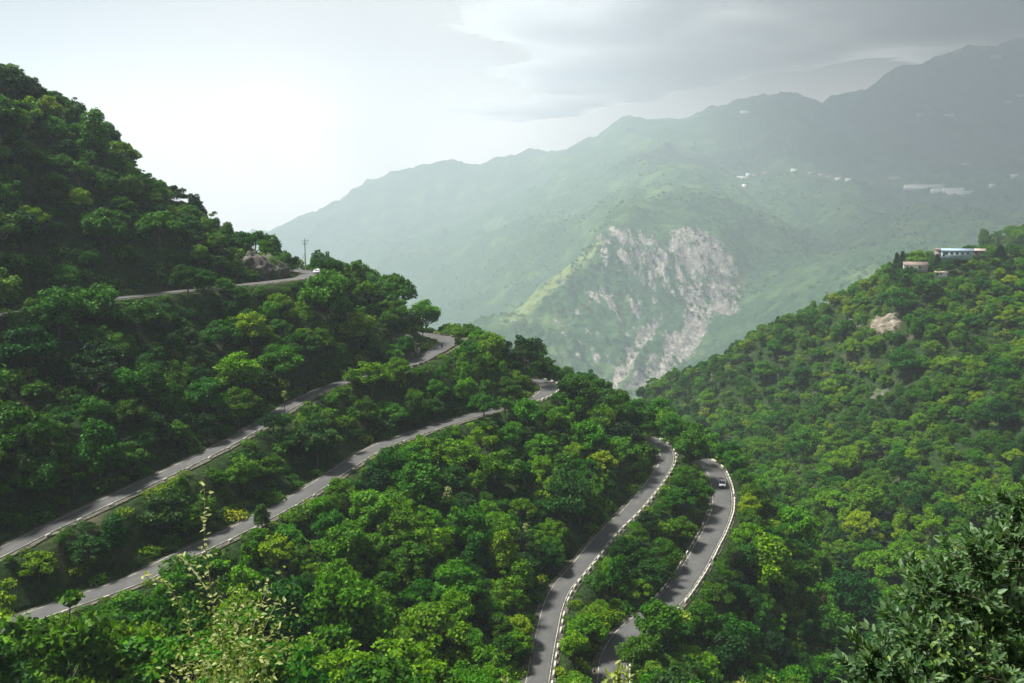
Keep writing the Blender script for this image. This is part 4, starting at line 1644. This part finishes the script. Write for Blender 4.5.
# ------------------------------------------------------------------ motorcycle and rider in the hairpin
p, a = on_road('second', 441, 346, 0.0, (.6, .9))
mo = empty('motorcycle', (p[0], p[1], p[2] + .05), a + R(-90 + 180), label='dark motorcycle with a rider rounding the hairpin of the second road', cat='motorcycle')
for y, nm in ((-.68, 'front_wheel'), (.68, 'rear_wheel')):
    mb = MB()
    mb.wheel((0, y, .32), .32, .11, 16)
    w_ = put('wheel', mb.mesh('wheel', M_TYRE), mo)
    mb = MB()
    mb.wheel((0, y, .32), .20, .13, 12)
    put('rim', mb.mesh('rim', M_STEEL), w_)
mb = MB()
mb.tube([(0, -.25, .85), (0, -.05, .45), (0, .68, .34)], .05).tube([(0, .0, .78), (0, .68, .34)], .04).box((0, .05, .42), (.26, .4, .34), 0, .9)
put('frame', mb.mesh('frame', M_DARK), mo)
mb = MB()
mb.prism([(-.36, .78), (-.30, .98), (.02, .97), (.12, .80)], 0, -.14, .14)
put('fuel_tank', mb.mesh('fuel_tank', plain('maroon_tank', (.20, .03, .03), .3, .5)), mo)
mb = MB()
mb.prism([(.08, .80), (.05, .88), (.80, .92), (.84, .84)], 0, -.13, .13)
put('saddle', mb.mesh('saddle', M_DARK), mo)
mb = MB()
mb.tube([(-.07, -.68, .32), (-.07, -.38, 1.02)], .025).tube([(.07, -.68, .32), (.07, -.38, 1.02)], .025)
mb.tube([(-.36, -.22, 1.06), (-.16, -.36, 1.04), (.16, -.36, 1.04), (.36, -.22, 1.06)], .018)
put('fork', mb.mesh('fork', M_STEEL), mo)
mb = MB()
mb.wheel((0, -.50, .92), .10, .10, 12, 'y')
put('headlight', mb.mesh('headlight', M_LAMP), mo)


def skinned(name, joints, edges, radii, mat, root=0, sub=1):
    me = bpy.data.meshes.new(name)
    me.from_pydata(joints, edges, [])
    me.materials.append(mat)
    o = bpy.data.objects.new(name, me)
    COL.objects.link(o)
    sk = o.modifiers.new('skin', 'SKIN')
    for i, rr in enumerate(radii):
        me.skin_vertices[0].data[i].radius = (rr, rr)
        me.skin_vertices[0].data[i].use_root = i == root
    sk.use_smooth_shade = True
    sb = o.modifiers.new('smooth', 'SUBSURF')
    sb.levels = sb.render_levels = sub
    return o


J = [(0, .35, .98), (0, .33, 1.2), (0, .25, 1.45), (0, .22, 1.56), (0, .20, 1.70), (0, .19, 1.80)]
Rj = [.15, .14, .16, .06, .095, .07]
E = [(0, 1), (1, 2), (2, 3), (3, 4), (4, 5)]
for s in (-1, 1):
    k = len(J)
    J += [(s * .20, .25, 1.44), (s * .30, .08, 1.22), (s * .33, -.16, 1.10), (s * .12, .30, .93), (s * .19, -.08, .88), (s * .20, .12, .48), (s * .20, 0, .40)]
    Rj += [.07, .05, .04, .10, .08, .055, .05]
    E += [(2, k), (k, k + 1), (k + 1, k + 2), (0, k + 3), (k + 3, k + 4), (k + 4, k + 5), (k + 5, k + 6)]
rider = skinned('person', J, E, Rj, M_SKIN)
rider.location, rider.rotation_euler = mo.location, mo.rotation_euler
tag(rider, 'rider in dark clothes and white helmet seated on the motorcycle in the hairpin', 'person')
jk = skinned('jacket', [J[i] for i in (0, 1, 2, 6, 7, 8, 13, 14, 15)], [(0, 1), (1, 2), (2, 3), (3, 4), (4, 5), (2, 6), (6, 7), (7, 8)],
             [.17, .165, .185, .085, .065, .055, .085, .065, .055], M_CLOTH)
jk.parent = rider
tr_ = skinned('trousers', [J[0]] + [J[i] for i in (9, 10, 11, 12, 16, 17, 18, 19)], [(0, 1), (1, 2), (2, 3), (3, 4), (0, 5), (5, 6), (6, 7), (7, 8)],
              [.165, .115, .092, .067, .06, .115, .092, .067, .06], M_DARK)
tr_.parent = rider
hel = skinned('helmet', [(0, .20, 1.68), (0, .19, 1.80)], [(0, 1)], [.135, .12], M_CARWHITE)
hel.parent = rider

# ------------------------------------------------------------------ pole beside the bend
pb = P(305.5, 266, Y=252)
pb[2] = float(ground(pb[0], pb[1]))
hp = pb[2]
topz = P(305.5, 238, Y=252)[2]
H = topz - hp
po = empty('utility_pole', tuple(pb), R(14), label='tall grey utility pole with crossarms beside the bend of the highest road', cat='utility pole')
mb = MB()
mb.tube([(0, 0, -1), (0, 0, 0), (0, 0, H)], [.24, .22, .12], 8)
put('pole', mb.mesh('pole', M_CONC, True), po)
for z, wd in ((H - .9, 2.6), (H - 1.9, 1.9)):
    mb = MB()
    mb.box((0, .14, z), (wd, .14, .16)).tube([(-wd * .3, .14, z), (0, .14, z - .6), (wd * .3, .14, z)], .04, 5)
    ar = put('crossarm', mb.mesh('crossarm', M_STEEL), po)
    for x in (-wd * .45, 0, wd * .45):
        mb = MB()
        mb.tube([(x, .14, z + .06), (x, .14, z + .34)], [.06, .09], 7)
        put('insulator', mb.mesh('insulator', M_WALLPALE), ar)
mb = MB()
mb.tube([(-2.6, .4, -.8), (-.1, 0, H * .55)], [.10, .08], 6)
put('stay', mb.mesh('stay', M_CONC), po)


# ------------------------------------------------------------------ houses
def house(name, loc, rz, L, D, h, wall, roof, label, cat, group=None, win=3, roof_h=.8, shed=False, door=True):
    o = empty(name, loc, rz, label=label, cat=cat, group=group)
    mb = MB()
    if shed:
        mb.prism([(-D / 2, -1.5), (D / 2, -1.5), (D / 2, h + roof_h), (-D / 2, h)], 0, -L / 2, L / 2)
    else:
        mb.prism([(-D / 2, -1.5), (D / 2, -1.5), (D / 2, h), (0, h + roof_h), (-D / 2, h)], 0, -L / 2, L / 2)
    put('wall', mb.mesh('wall', wall), o)
    mb = MB()
    e, t = .35, .12
    if shed:
        sl = roof_h / D
        mb.prism([(-D / 2 - e, h - e * sl + .01), (D / 2 + e, h + roof_h + e * sl + .01), (D / 2 + e, h + roof_h + e * sl + t), (-D / 2 - e, h - e * sl + t)], 0, -L / 2 - e, L / 2 + e)
    else:
        sl = roof_h / (D / 2)
        mb.prism([(-D / 2 - e, h - e * sl + .01), (0, h + roof_h + .01), (D / 2 + e, h - e * sl + .01), (D / 2 + e, h - e * sl + t), (0, h + roof_h + t), (-D / 2 - e, h - e * sl + t)], 0, -L / 2 - e, L / 2 + e)
    put('roof', mb.mesh('roof', roof), o)
    for k in range(win):
        x = -L / 2 + (k + .5 + (.5 if door else 0)) * L / (win + (1 if door else 0))
        mb = MB()
        mb.box((x, -D / 2 - .015, h * .55), (min(1.3, L / (win + 1) * .55), .05, h * .38))
        wn = put('window', mb.mesh('window', M_GLASS), o)
        mb = MB()
        mb.box((x, -D / 2 - .05, h * .34), (min(1.5, L / (win + 1) * .65), .14, .08))
        put('sill', mb.mesh('sill', M_CONC), wn)
    if door:
        mb = MB()
        mb.box((-L / 2 + .5 * L / (win + 1), -D / 2 - .015, h * .36), (1.0, .05, h * .72))
        put('door', mb.mesh('door', M_DARK), o)
    return o


def ridge_at(px_, Y, dz=0):
    q = P(px_, 256, Y=Y)
    return (q[0], q[1], float(ground(q[0], q[1])) + dz)


def seat(px_, py_, Y):
    """stand on the ridge: the height is that of the place in the photograph, met by a plinth where the ground is lower"""
    q = P(px_, py_, Y=Y)
    return (q[0], q[1], q[2])


face = R(-28)
house('ridge_house', seat(957, 256.5, 421), face, 15.5, 6, 3.3, M_WALLBLUE, M_ROOFBLUE, 'long pale blue house with a blue sheet roof on the right ridge top', 'house', win=5, shed=True, roof_h=.9)
house('ridge_shed', seat(976, 256, 424), face, 8.5, 5, 3.0, M_ROOFRUST, M_WALLPINK, 'low open shed with a pinkish roof touching the long blue house', 'shed', win=3, shed=True, roof_h=.9, door=False)
house('ridge_house', seat(915, 270, 424), R(-20), 12, 7, 3.0, M_CONC, M_ROOFRUST, 'brown grey stone house between dark conifers left of the blue house', 'house', win=2, roof_h=1.4)
house('garden_shed', seat(941, 275.5, 415), face, 6, 4, 1.8, M_WALLPALE, M_WALLPINK, 'tiny pale shed below the long blue house on the right ridge', 'shed', win=1, shed=True, roof_h=.4)
house('ridge_house', seat(1008, 256, 432), face, 9, 6, 3.0, M_WALLPALE, M_ROOFRUST, 'small pale house with rusty roof near the right edge of the ridge', 'house', win=2, roof_h=1.0)
house('garden_shed', seat(1022, 263, 425), face, 7, 4, 2.2, M_WALLPALE, M_WALLPALE, 'low white shed at the far right edge of the right ridge', 'shed', win=2, shed=True, roof_h=.4)
house('garden_shed', seat(940, 254, 430), face, 5, 4, 2.6, M_WALLPINK, M_ROOFRUST, 'narrow pink hut immediately left of the long blue house', 'shed', win=1, shed=True, roof_h=.4, door=False)


def mseat(px_, py_):
    v = (341.5 - py_) / F
    u = (px_ - 512) / F
    den = CP + v * SP
    ys = np.arange(2200, 11000, 8.0)
    xs, zs = ys * u / den, ys * (-SP + v * CP) / den
    below = zs < mground(xs, ys)
    k = int(np.argmax(below)) if below.any() else 300
    return np.array([xs[k], ys[k], float(mground(xs[k:k + 1], ys[k:k + 1])[0])])


for (px_, py_, wpx, hpx, mat, txt) in ((924, 188.5, 39, 3.0, M_FILM, 'longest white greenhouse on the distant slope, upper left of its cluster'),
                                       (940, 191.5, 17, 2.2, M_FILM, 'short white greenhouse in the middle of the distant cluster'),
                                       (953, 191.5, 20, 2.6, M_FILM, 'white greenhouse at upper right of the distant cluster'),
                                       (960, 194.8, 25, 2.6, M_FILM, 'lowest white greenhouse on the distant slope, right end of its cluster')):
    q = mseat(px_, py_)
    k = q[1] / F
    o = empty('greenhouse', tuple(q + np.array([0, 0, .5 * k])), 0.05, label=txt, cat='greenhouse', group='white greenhouses on the distant slope')
    L, D, h = wpx * k, 5 * k, hpx * k * .55
    mb = MB()
    mb.prism([(-D / 2, -3 * k), (D / 2, -3 * k), (D / 2, h), (-D / 2, h)], 0, -L / 2, L / 2)
    put('wall', mb.mesh('wall', M_FILM), o)
    nb_ = max(2, int(L / 12))
    mb = MB()
    for j in range(nb_):
        x0, x1 = -L / 2 + L * j / nb_, -L / 2 + L * (j + 1) / nb_
        mb.prism([(x0, h + .01), (x1, h + .01), (x1 * .8 + x0 * .2, h + hpx * k * .3), ((x0 + x1) / 2, h + hpx * k * .4), (x0 * .8 + x1 * .2, h + hpx * k * .3)], 1, -D / 2, D / 2)
    put('roof', mb.mesh('roof', M_FILM), o)

FARH = [(742, 178.5, 11, 'w'), (748, 175.5, 4, 'w'), (755, 176, 6, 'p'), (766, 173.5, 6, 'p'), (794, 171, 6, 'w'), (810, 174, 5, 'p'), (822, 176, 6, 'p'), (830, 177.5, 7, 'p'), (838, 180, 5, 'w'),
        (848, 181, 5, 'w'), (744, 187, 4, 'w'), (898, 178.5, 18, 'p'), (992, 187, 5, 'w'), (1016, 176.5, 10, 'w'), (920, 116.5, 6, 'w'), (949, 116.5, 9, 'w'), (959, 52, 9, 'w'), (984, 50, 5, 'w'),
        (996, 58, 9, 'w'), (1020, 97, 8, 'w'), (745, 113, 9, 'w'), (968, 165, 12, 'p'), (1008, 103, 6, 'w')]
for i, (px_, py_, wpx, cw) in enumerate(FARH):
    q = mseat(px_, py_)
    k = q[1] / F
    where = 'on the high right ridge under the cloud' if py_ < 70 else ('on the dim upper right slope' if py_ < 120 and px_ > 800 else ('near the mountain crest' if py_ < 120 else
            ('in the village strip across the valley' if px_ < 860 else 'near the white greenhouses across the valley')))
    lab = '%s %s house far off %s' % ('long' if wpx > 8 else ('tiny' if wpx < 5 else 'small'), 'white' if cw == 'w' else 'pink', where)
    o = empty('distant_house', tuple(q), .1, label=lab, cat='house', group='distant houses on the mountain')
    L, D, h = wpx * k, 3 * k, 1.5 * k
    mb = MB()
    mb.box((0, 0, h / 2 - k), (L, D, h + 2 * k))
    put('wall', mb.mesh('wall', M_FILM if cw == 'w' else M_WALLPINK), o)
    mb = MB()
    mb.prism([(-D * .56, h - .3), (0, h + .7 * k), (D * .56, h - .3)], 0, -L * .53, L * .53)
    put('roof', mb.mesh('roof', M_FILM if cw == 'w' else M_ROOFRUST), o)
same = {}
for o in [o for o in COL.objects if o.name.startswith('distant_house')]:
    same.setdefault(o['label'], []).append(o)
for lab, oo in same.items():
    if len(oo) > 1:
        oo.sort(key=lambda o: o.location.x / o.location.y)
        for k, o in enumerate(oo):
            o['label'] = lab + ', ' + ('rightmost' if k == len(oo) - 1 else ['leftmost', 'second from left', 'third from left', 'fourth from left', 'fifth from left'][min(k, 4)])

# ------------------------------------------------------------------ conifers on the ridge
CONE = []
for i in range(3):
    rs = np.random.default_rng(700 + i)
    n = 2600
    h = rs.random(n) ** .8
    rad = (1 - h) * (1.55 + .35 * np.sin(h * 34 + i)) + .12
    a = rs.uniform(0, 6.283, n)
    rr = rad * np.sqrt(rs.uniform(.35, 1.05, n))
    c = np.stack([np.cos(a) * rr, np.sin(a) * rr, .8 + h * 9.2], 1)
    d = np.stack([np.cos(a), np.sin(a), -.55 + 0 * a], 1) + rs.normal(size=(n, 3)) * .25
    v, f = kites(c, unit(np.stack([np.cos(a) * .5, np.sin(a) * .5, 1 + 0 * a], 1) + rs.normal(size=(n, 3)) * .4), unit(d), rs.uniform(.45, .8, n), rs.uniform(.2, .35, n))
    CONE.append(mesh_np('crown', v, f, [M_LEAF]))
mb = MB()
mb.tube([(0, 0, -1.5), (0, 0, 0), (0, 0, 9.6)], [.26, .22, .04], 7)
CT_ = mb.mesh('trunk', M_BARK, True)
for (px_, py_, Y, hm, wd, txt) in ((902, 265, 430, 1.0, 1.0, 'dark pointed conifer on the ridge left of the stone house, taller of two'),
                                   (896, 267, 434, .72, 1.2, 'dark conifer on the ridge left of the stone house, shorter of two'),
                                   (936, 271, 420, .85, 1.1, 'dark conifer between the stone house and the long blue house'),
                                   (999, 268, 416, 1.2, 1.15, 'tallest dark conifer on the ridge right of the long blue house'),
                                   (1000, 222, 600, .9, 1.0, 'small hazy conifer on the hill behind the right ridge')):
    q = P(px_, py_, Y=Y)
    z = float(ground(q[0], q[1])) - .4
    ztop = P(px_, py_ - 17 * hm, Y=Y)[2] + 1.2
    hz_ = min(max((ztop - z) / 10.0, .75), 1.9)
    o = empty('conifer_tree', (q[0], q[1], z), 0, label=txt, cat='conifer', group='conifers on the right ridge')
    o.scale = (hm * wd * 2.5, hm * wd * 2.5, hz_)
    c_ = put('crown', CONE[len(o.name) % 3], o)
    c_['tone'] = .12
    put('trunk', CT_, o)

# ------------------------------------------------------------------ near shrubs at the viewer's feet
def leaf_mesh(bases, dirs, ups, L, W):
    """pointed oval leaves: six vertices, folded along the midrib"""
    dirs = unit(dirs)
    side = unit(np.cross(dirs, ups))
    up = np.cross(side, dirs)
    L, W = L[:, None], W[:, None]
    pts = []
    for (t, s, z) in ((0, 0, 0), (.35, 1, .05), (.72, .72, .02), (1, 0, -.12), (.72, -.72, .02), (.35, -1, .05), (.35, 0, -.06), (.72, 0, -.06)):
        pts.append(bases + dirs * L * t + side * W * .5 * s + up * L * z)
    v = np.stack(pts, 1)
    n = len(bases)
    base = np.arange(n)[:, None] * 8
    q = np.concatenate([base + np.array([[6, 1, 2, 7]]), base + np.array([[6, 7, 4, 5]])])
    t3 = np.concatenate([base + np.array([[0, 1, 6]]), base + np.array([[0, 6, 5]]), base + np.array([[7, 2, 3]]), base + np.array([[7, 3, 4]])])
    return v.reshape(-1, 3), [q, t3]


M_NEARLEAF = leaf_mat('leathery_leaf', [(0, (0.022, 0.055, 0.020)), (.5, (0.072, 0.130, 0.050)), (1, (0.085, 0.17, 0.035))], trans=.25, rough=.5, isl=.9, spec=.35)
M_PALELEAF = leaf_mat('pale_leaf', [(0, (0.09, 0.15, 0.04)), (.5, (0.20, 0.25, 0.09)), (1, (0.32, 0.36, 0.16))], trans=.35, rough=.5, isl=.6)
M_TWIG = plain('twig_bark', (0.075, 0.06, 0.042), .9, .1, .4, 8)

rs = np.random.default_rng(40)
LOB = [(1000, 600, 9.2, .95), (962, 612, 8.9, .80), (915, 645, 8.6, .62), (880, 668, 8.4, .48), (1015, 540, 9.4, .55), (1030, 510, 9.6, .5), (955, 675, 8.4, .75), (1005, 680, 8.6, .95), (1050, 600, 9.6, 1.0), (900, 690, 8.2, .6),
       (985, 565, 9.0, .5), (935, 590, 8.8, .38)]
LOBP = [(P(a, c_, Y=Y, s=1.0), r_) for a, c_, Y, r_ in LOB]
root = np.array([5.4, 9.3, 0.0])
root[2] = float(ground(root[0], root[1]))
tips = []
for c_, r_ in LOBP:
    n = int(82 * r_ ** 2) + 12
    d = unit(rs.normal(size=(n, 3)) + np.array([-.25, -.25, .4]))
    tips.append(c_ + d * (r_ * rs.uniform(.45, 1.05, (n, 1))) * np.array([1, 1, .9]))
tips = np.concatenate(tips)
bush = empty('leafy_bush', tuple(root), label='big glossy dark leaved bush filling the bottom right corner', cat='bush')
mb = MB()
hub = root + np.array([-.1, -.1, 2.2])
mb.tube([root - [0, 0, .5], root + [0, .05, 1.0], hub], [.10, .085, .06], 8)
limbs = []
for c_, r_ in LOBP:
    mid = (hub + c_) / 2 + np.array([0, 0, -.15])
    mb.tube([hub, mid, c_], [.030, .018, .009], 6)
    limbs.append(c_)
limbs = np.array(limbs)
Bs, Ds, Us, Ls, Ws = [], [], [], [], []
for tp in tips:
    j = int(np.argmin(np.linalg.norm(limbs - tp, axis=1)))
    c_ = limbs[j]
    ax = unit((tp - c_) + np.array([0, 0, .15]))
    mb.tube([c_ * .65 + tp * .35, (c_ + tp) / 2 + np.array([0, 0, .03]), tp], [.006, .004, .002], 4)
    nl = rs.integers(11, 17)
    for k in range(nl):
        t = (k / nl) ** .7
        a = k * 2.4
        e1 = unit(np.cross(ax, [0.1, .2, 1]))
        e2 = np.cross(ax, e1)
        out_ = e1 * math.cos(a) + e2 * math.sin(a)
        Bs.append(tp - ax * (1 - t) * .22)
        Ds.append(out_ * (1.0 - .55 * t) + ax * (.35 + .5 * t) + np.array([0, 0, .12]))
        Us.append(ax * .6 + np.array([0, 0, 1.0]) + rs.normal(size=3) * .2)
        Ls.append(rs.uniform(.08, .135))
        Ws.append(rs.uniform(.038, .060))
v, f = leaf_mesh(np.array(Bs), np.array(Ds), np.array(Us), np.array(Ls), np.array(Ws))
inv = root
fo = put('foliage', mesh_np('foliage', v - inv, f, [M_NEARLEAF]), bush)
fo['tone'] = .5
for k in range(len(mb.v)):
    mb.v[k] = mb.v[k] - inv
put('branches', mb.mesh('branches', M_TWIG, True), bush)
# a creeper of fresher green leaves over the front of the bush
rt = P(958, 650, Y=7.6, s=1.0)
n = 130
c_ = rt + rs.normal(size=(n, 3)) * np.array([.26, .12, .20])
v, f = leaf_mesh(c_, rs.normal(size=(n, 3)) + np.array([0, -.4, 0]), rs.normal(size=(n, 3)) * .4 + np.array([0, -.4, 1]), rs.uniform(.04, .07, n), rs.uniform(.022, .036, n))
cr_ = put('shoot_foliage', mesh_np('shoot_foliage', v - inv, f, [M_NEARLEAF]), bush, label='fresher light green shoots on the front of the bush')
cr_['tone'] = .8

def curve3(pts, step):
    """smooth curve through points, evenly spaced along its length in space"""
    pts = np.asarray(pts, float)
    L = np.concatenate([[0], np.cumsum(np.linalg.norm(np.diff(pts, axis=0), axis=1))])
    s_ = np.arange(0, L[-1], step)
    q = np.stack([np.interp(s_, L, pts[:, k]) for k in range(3)], 1)
    for _ in range(30):
        q[1:-1] = (q[:-2] + 2 * q[1:-1] + q[2:]) / 4
    return q


# pale leaved shrub with long wand-like shoots, bottom left
YS = 5.6
root = P(232, 760, Y=YS, s=1.0)
root[2] = float(ground(root[0], root[1]))
sh = empty('wispy_shrub', tuple(root), label='pale leaved wispy shrub with tall leafy shoots at bottom left', cat='shrub')
SHOOTS = [[(236, 720), (225, 660), (212, 600), (207, 560), (203, 530), (206, 500), (203, 480)], [(228, 720), (212, 680), (196, 640), (180, 605), (168, 582), (150, 578), (138, 574)],
          [(207, 590), (198, 575), (186, 562), (176, 553)], [(240, 700), (245, 660), (252, 630), (262, 600), (270, 585)], [(240, 700), (255, 650), (270, 615), (279, 598)], [(238, 690), (235, 640), (238, 612), (246, 590)],
          [(232, 700), (222, 650), (228, 610), (226, 596)], [(228, 700), (205, 670), (190, 660), (178, 668)], [(225, 710), (190, 690), (172, 680), (168, 672)], [(238, 700), (262, 660), (282, 640)], [(240, 705), (250, 680), (272, 665)]]
mb = MB()
Bs, Ds, Us, Ls, Ws = [], [], [], [], []
for k, sp in enumerate(SHOOTS):
    Yk = YS + rs.uniform(-.25, .25)
    pts = np.array([P(a, c_, Y=Yk + .06 * j, s=1.0) for j, (a, c_) in enumerate(sp)])
    if k not in (2,):
        pts = np.vstack([root + np.array([rs.normal() * .03, rs.normal() * .03, -.1]), pts])
    pts = curve3(pts, .02)
    mb.tube(pts[::3], np.linspace(.008 if k < 2 else .006, .0022, len(pts[::3])), 5)
    vis = pts[len(pts) // 4:]
    thin = (k in (0, 1, 2))
    for j, q in enumerate(vis):
        t = j / len(vis)
        m_ = 2 if thin else 3
        for _ in range(m_):
            if rs.random() < (.6 if thin else .8):
                jitter = rs.normal(size=3) * (.012 if thin else .075)
                Bs.append(q + jitter)
                Ds.append(rs.normal(size=3) * np.array([1, .8, .5]) + np.array([0, 0, .25]))
                Us.append(rs.normal(size=3) * .5 + np.array([0, -.3, 1]))
                Ls.append(rs.uniform(.028, .052))
                Ws.append(rs.uniform(.014, .025))
v, f = leaf_mesh(np.array(Bs), np.array(Ds), np.array(Us), np.array(Ls), np.array(Ws))
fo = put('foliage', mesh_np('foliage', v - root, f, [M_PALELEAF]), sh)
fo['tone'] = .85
n = 1000
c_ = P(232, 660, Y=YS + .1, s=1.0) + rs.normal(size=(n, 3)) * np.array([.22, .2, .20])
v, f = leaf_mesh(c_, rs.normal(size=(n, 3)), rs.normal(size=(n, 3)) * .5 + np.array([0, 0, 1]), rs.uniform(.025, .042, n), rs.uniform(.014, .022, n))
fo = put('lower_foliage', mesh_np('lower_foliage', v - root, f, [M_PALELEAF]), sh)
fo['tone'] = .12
for k in range(len(mb.v)):
    mb.v[k] = mb.v[k] - root
put('stems', mb.mesh('stems', plain('pale_stem', (.26, .24, .14), .8, .1, .3, 20), True), sh)

# tips of young plants along the bottom edge
for (px_, top_, n, txt) in ((618, 668, 46, 'pale yellow green sapling tip at the bottom edge below the lowest road'), (506, 677, 26, 'pale sapling tip at the bottom edge left of the winding road'),
                            (772, 676, 14, 'dark thin sapling tip at the bottom edge, rightmost of the sapling tips'), (742, 680, 12, 'small pale sapling tip at the bottom edge right of the lowest road')):
    tp = P(px_, top_ + 2, Y=6.2, s=1.0)
    root = tp.copy()
    root[2] = float(ground(tp[0], tp[1]))
    o = empty('sapling', tuple(root), label=txt, cat='sapling', group='sapling tips along the bottom edge')
    pts = np.array([[0, 0, -.2], [.02, 0, (tp[2] - root[2]) * .6], tp - root])
    mb = MB()
    mb.tube(pts, [.012, .008, .003], 5)
    put('stem', mb.mesh('stem', M_TWIG), o)
    n2 = n * 3
    k = rs.uniform(0, 1, n2)
    c_ = pts[2] - np.array([0, 0, 1]) * (k * .30)[:, None] + rs.normal(size=(n2, 3)) * (.015 + .07 * k * min(1, n / 26))[:, None]
    v, f = leaf_mesh(c_, rs.normal(size=(n2, 3)) + np.array([0, 0, .5]), rs.normal(size=(n2, 3)) * .4 + np.array([0, -.2, 1]), rs.uniform(.04, .07, n2), rs.uniform(.02, .032, n2))
    fo = put('foliage', mesh_np('foliage', v, f, [M_PALELEAF]), o)
    fo['tone'] = .3 if px_ == 772 else .7

# small trees with pale young leaves in the middle of the wood
for i, (px_, py_, sc, txt) in enumerate(((448, 516, .9, 'small tree with a tuft of cream young leaves amid green crowns at centre'), (526, 552, .6, 'small cream tufted tree above the winding road, lower right of another'),
                                         (285, 420, .5, 'yellow tufted little tree just above the second road'))):
    p = hit(px_, py_)
    o = empty('flowering_tree', tuple(p), i, label=txt, cat='tree', group='little trees with pale tufts')
    zt = 5.2
    mb = MB()
    mb.tube([(0, 0, -.6), (.1, 0, zt * .6), (0, .1, zt)], [.12, .08, .04], 6)
    rs2 = np.random.default_rng(60 + i)
    lobes = [(0, 0, zt + .9, .45 + .3 * sc), (.6 * sc, .2, zt + .1, .5 * sc), (-.7 * sc, -.1, zt - .2, .45 * sc), (.2, -.3, zt - .7, .6 * sc), (-.1, .3, zt + .3, .6 * sc)]
    for l in lobes:
        mb.tube([(.05, .05, zt * .7), l[:3]], [.05, .02], 5)
    v, f = crown_cloud(rs2, lobes, 90, .38, up=.2)
    fo = put('crown', mesh_np('crown', v, f, [M_PALELEAF]), o)
    fo['tone'] = .85 if i < 2 else .6
    put('trunk', mb.mesh('trunk', M_BARK, True), o)
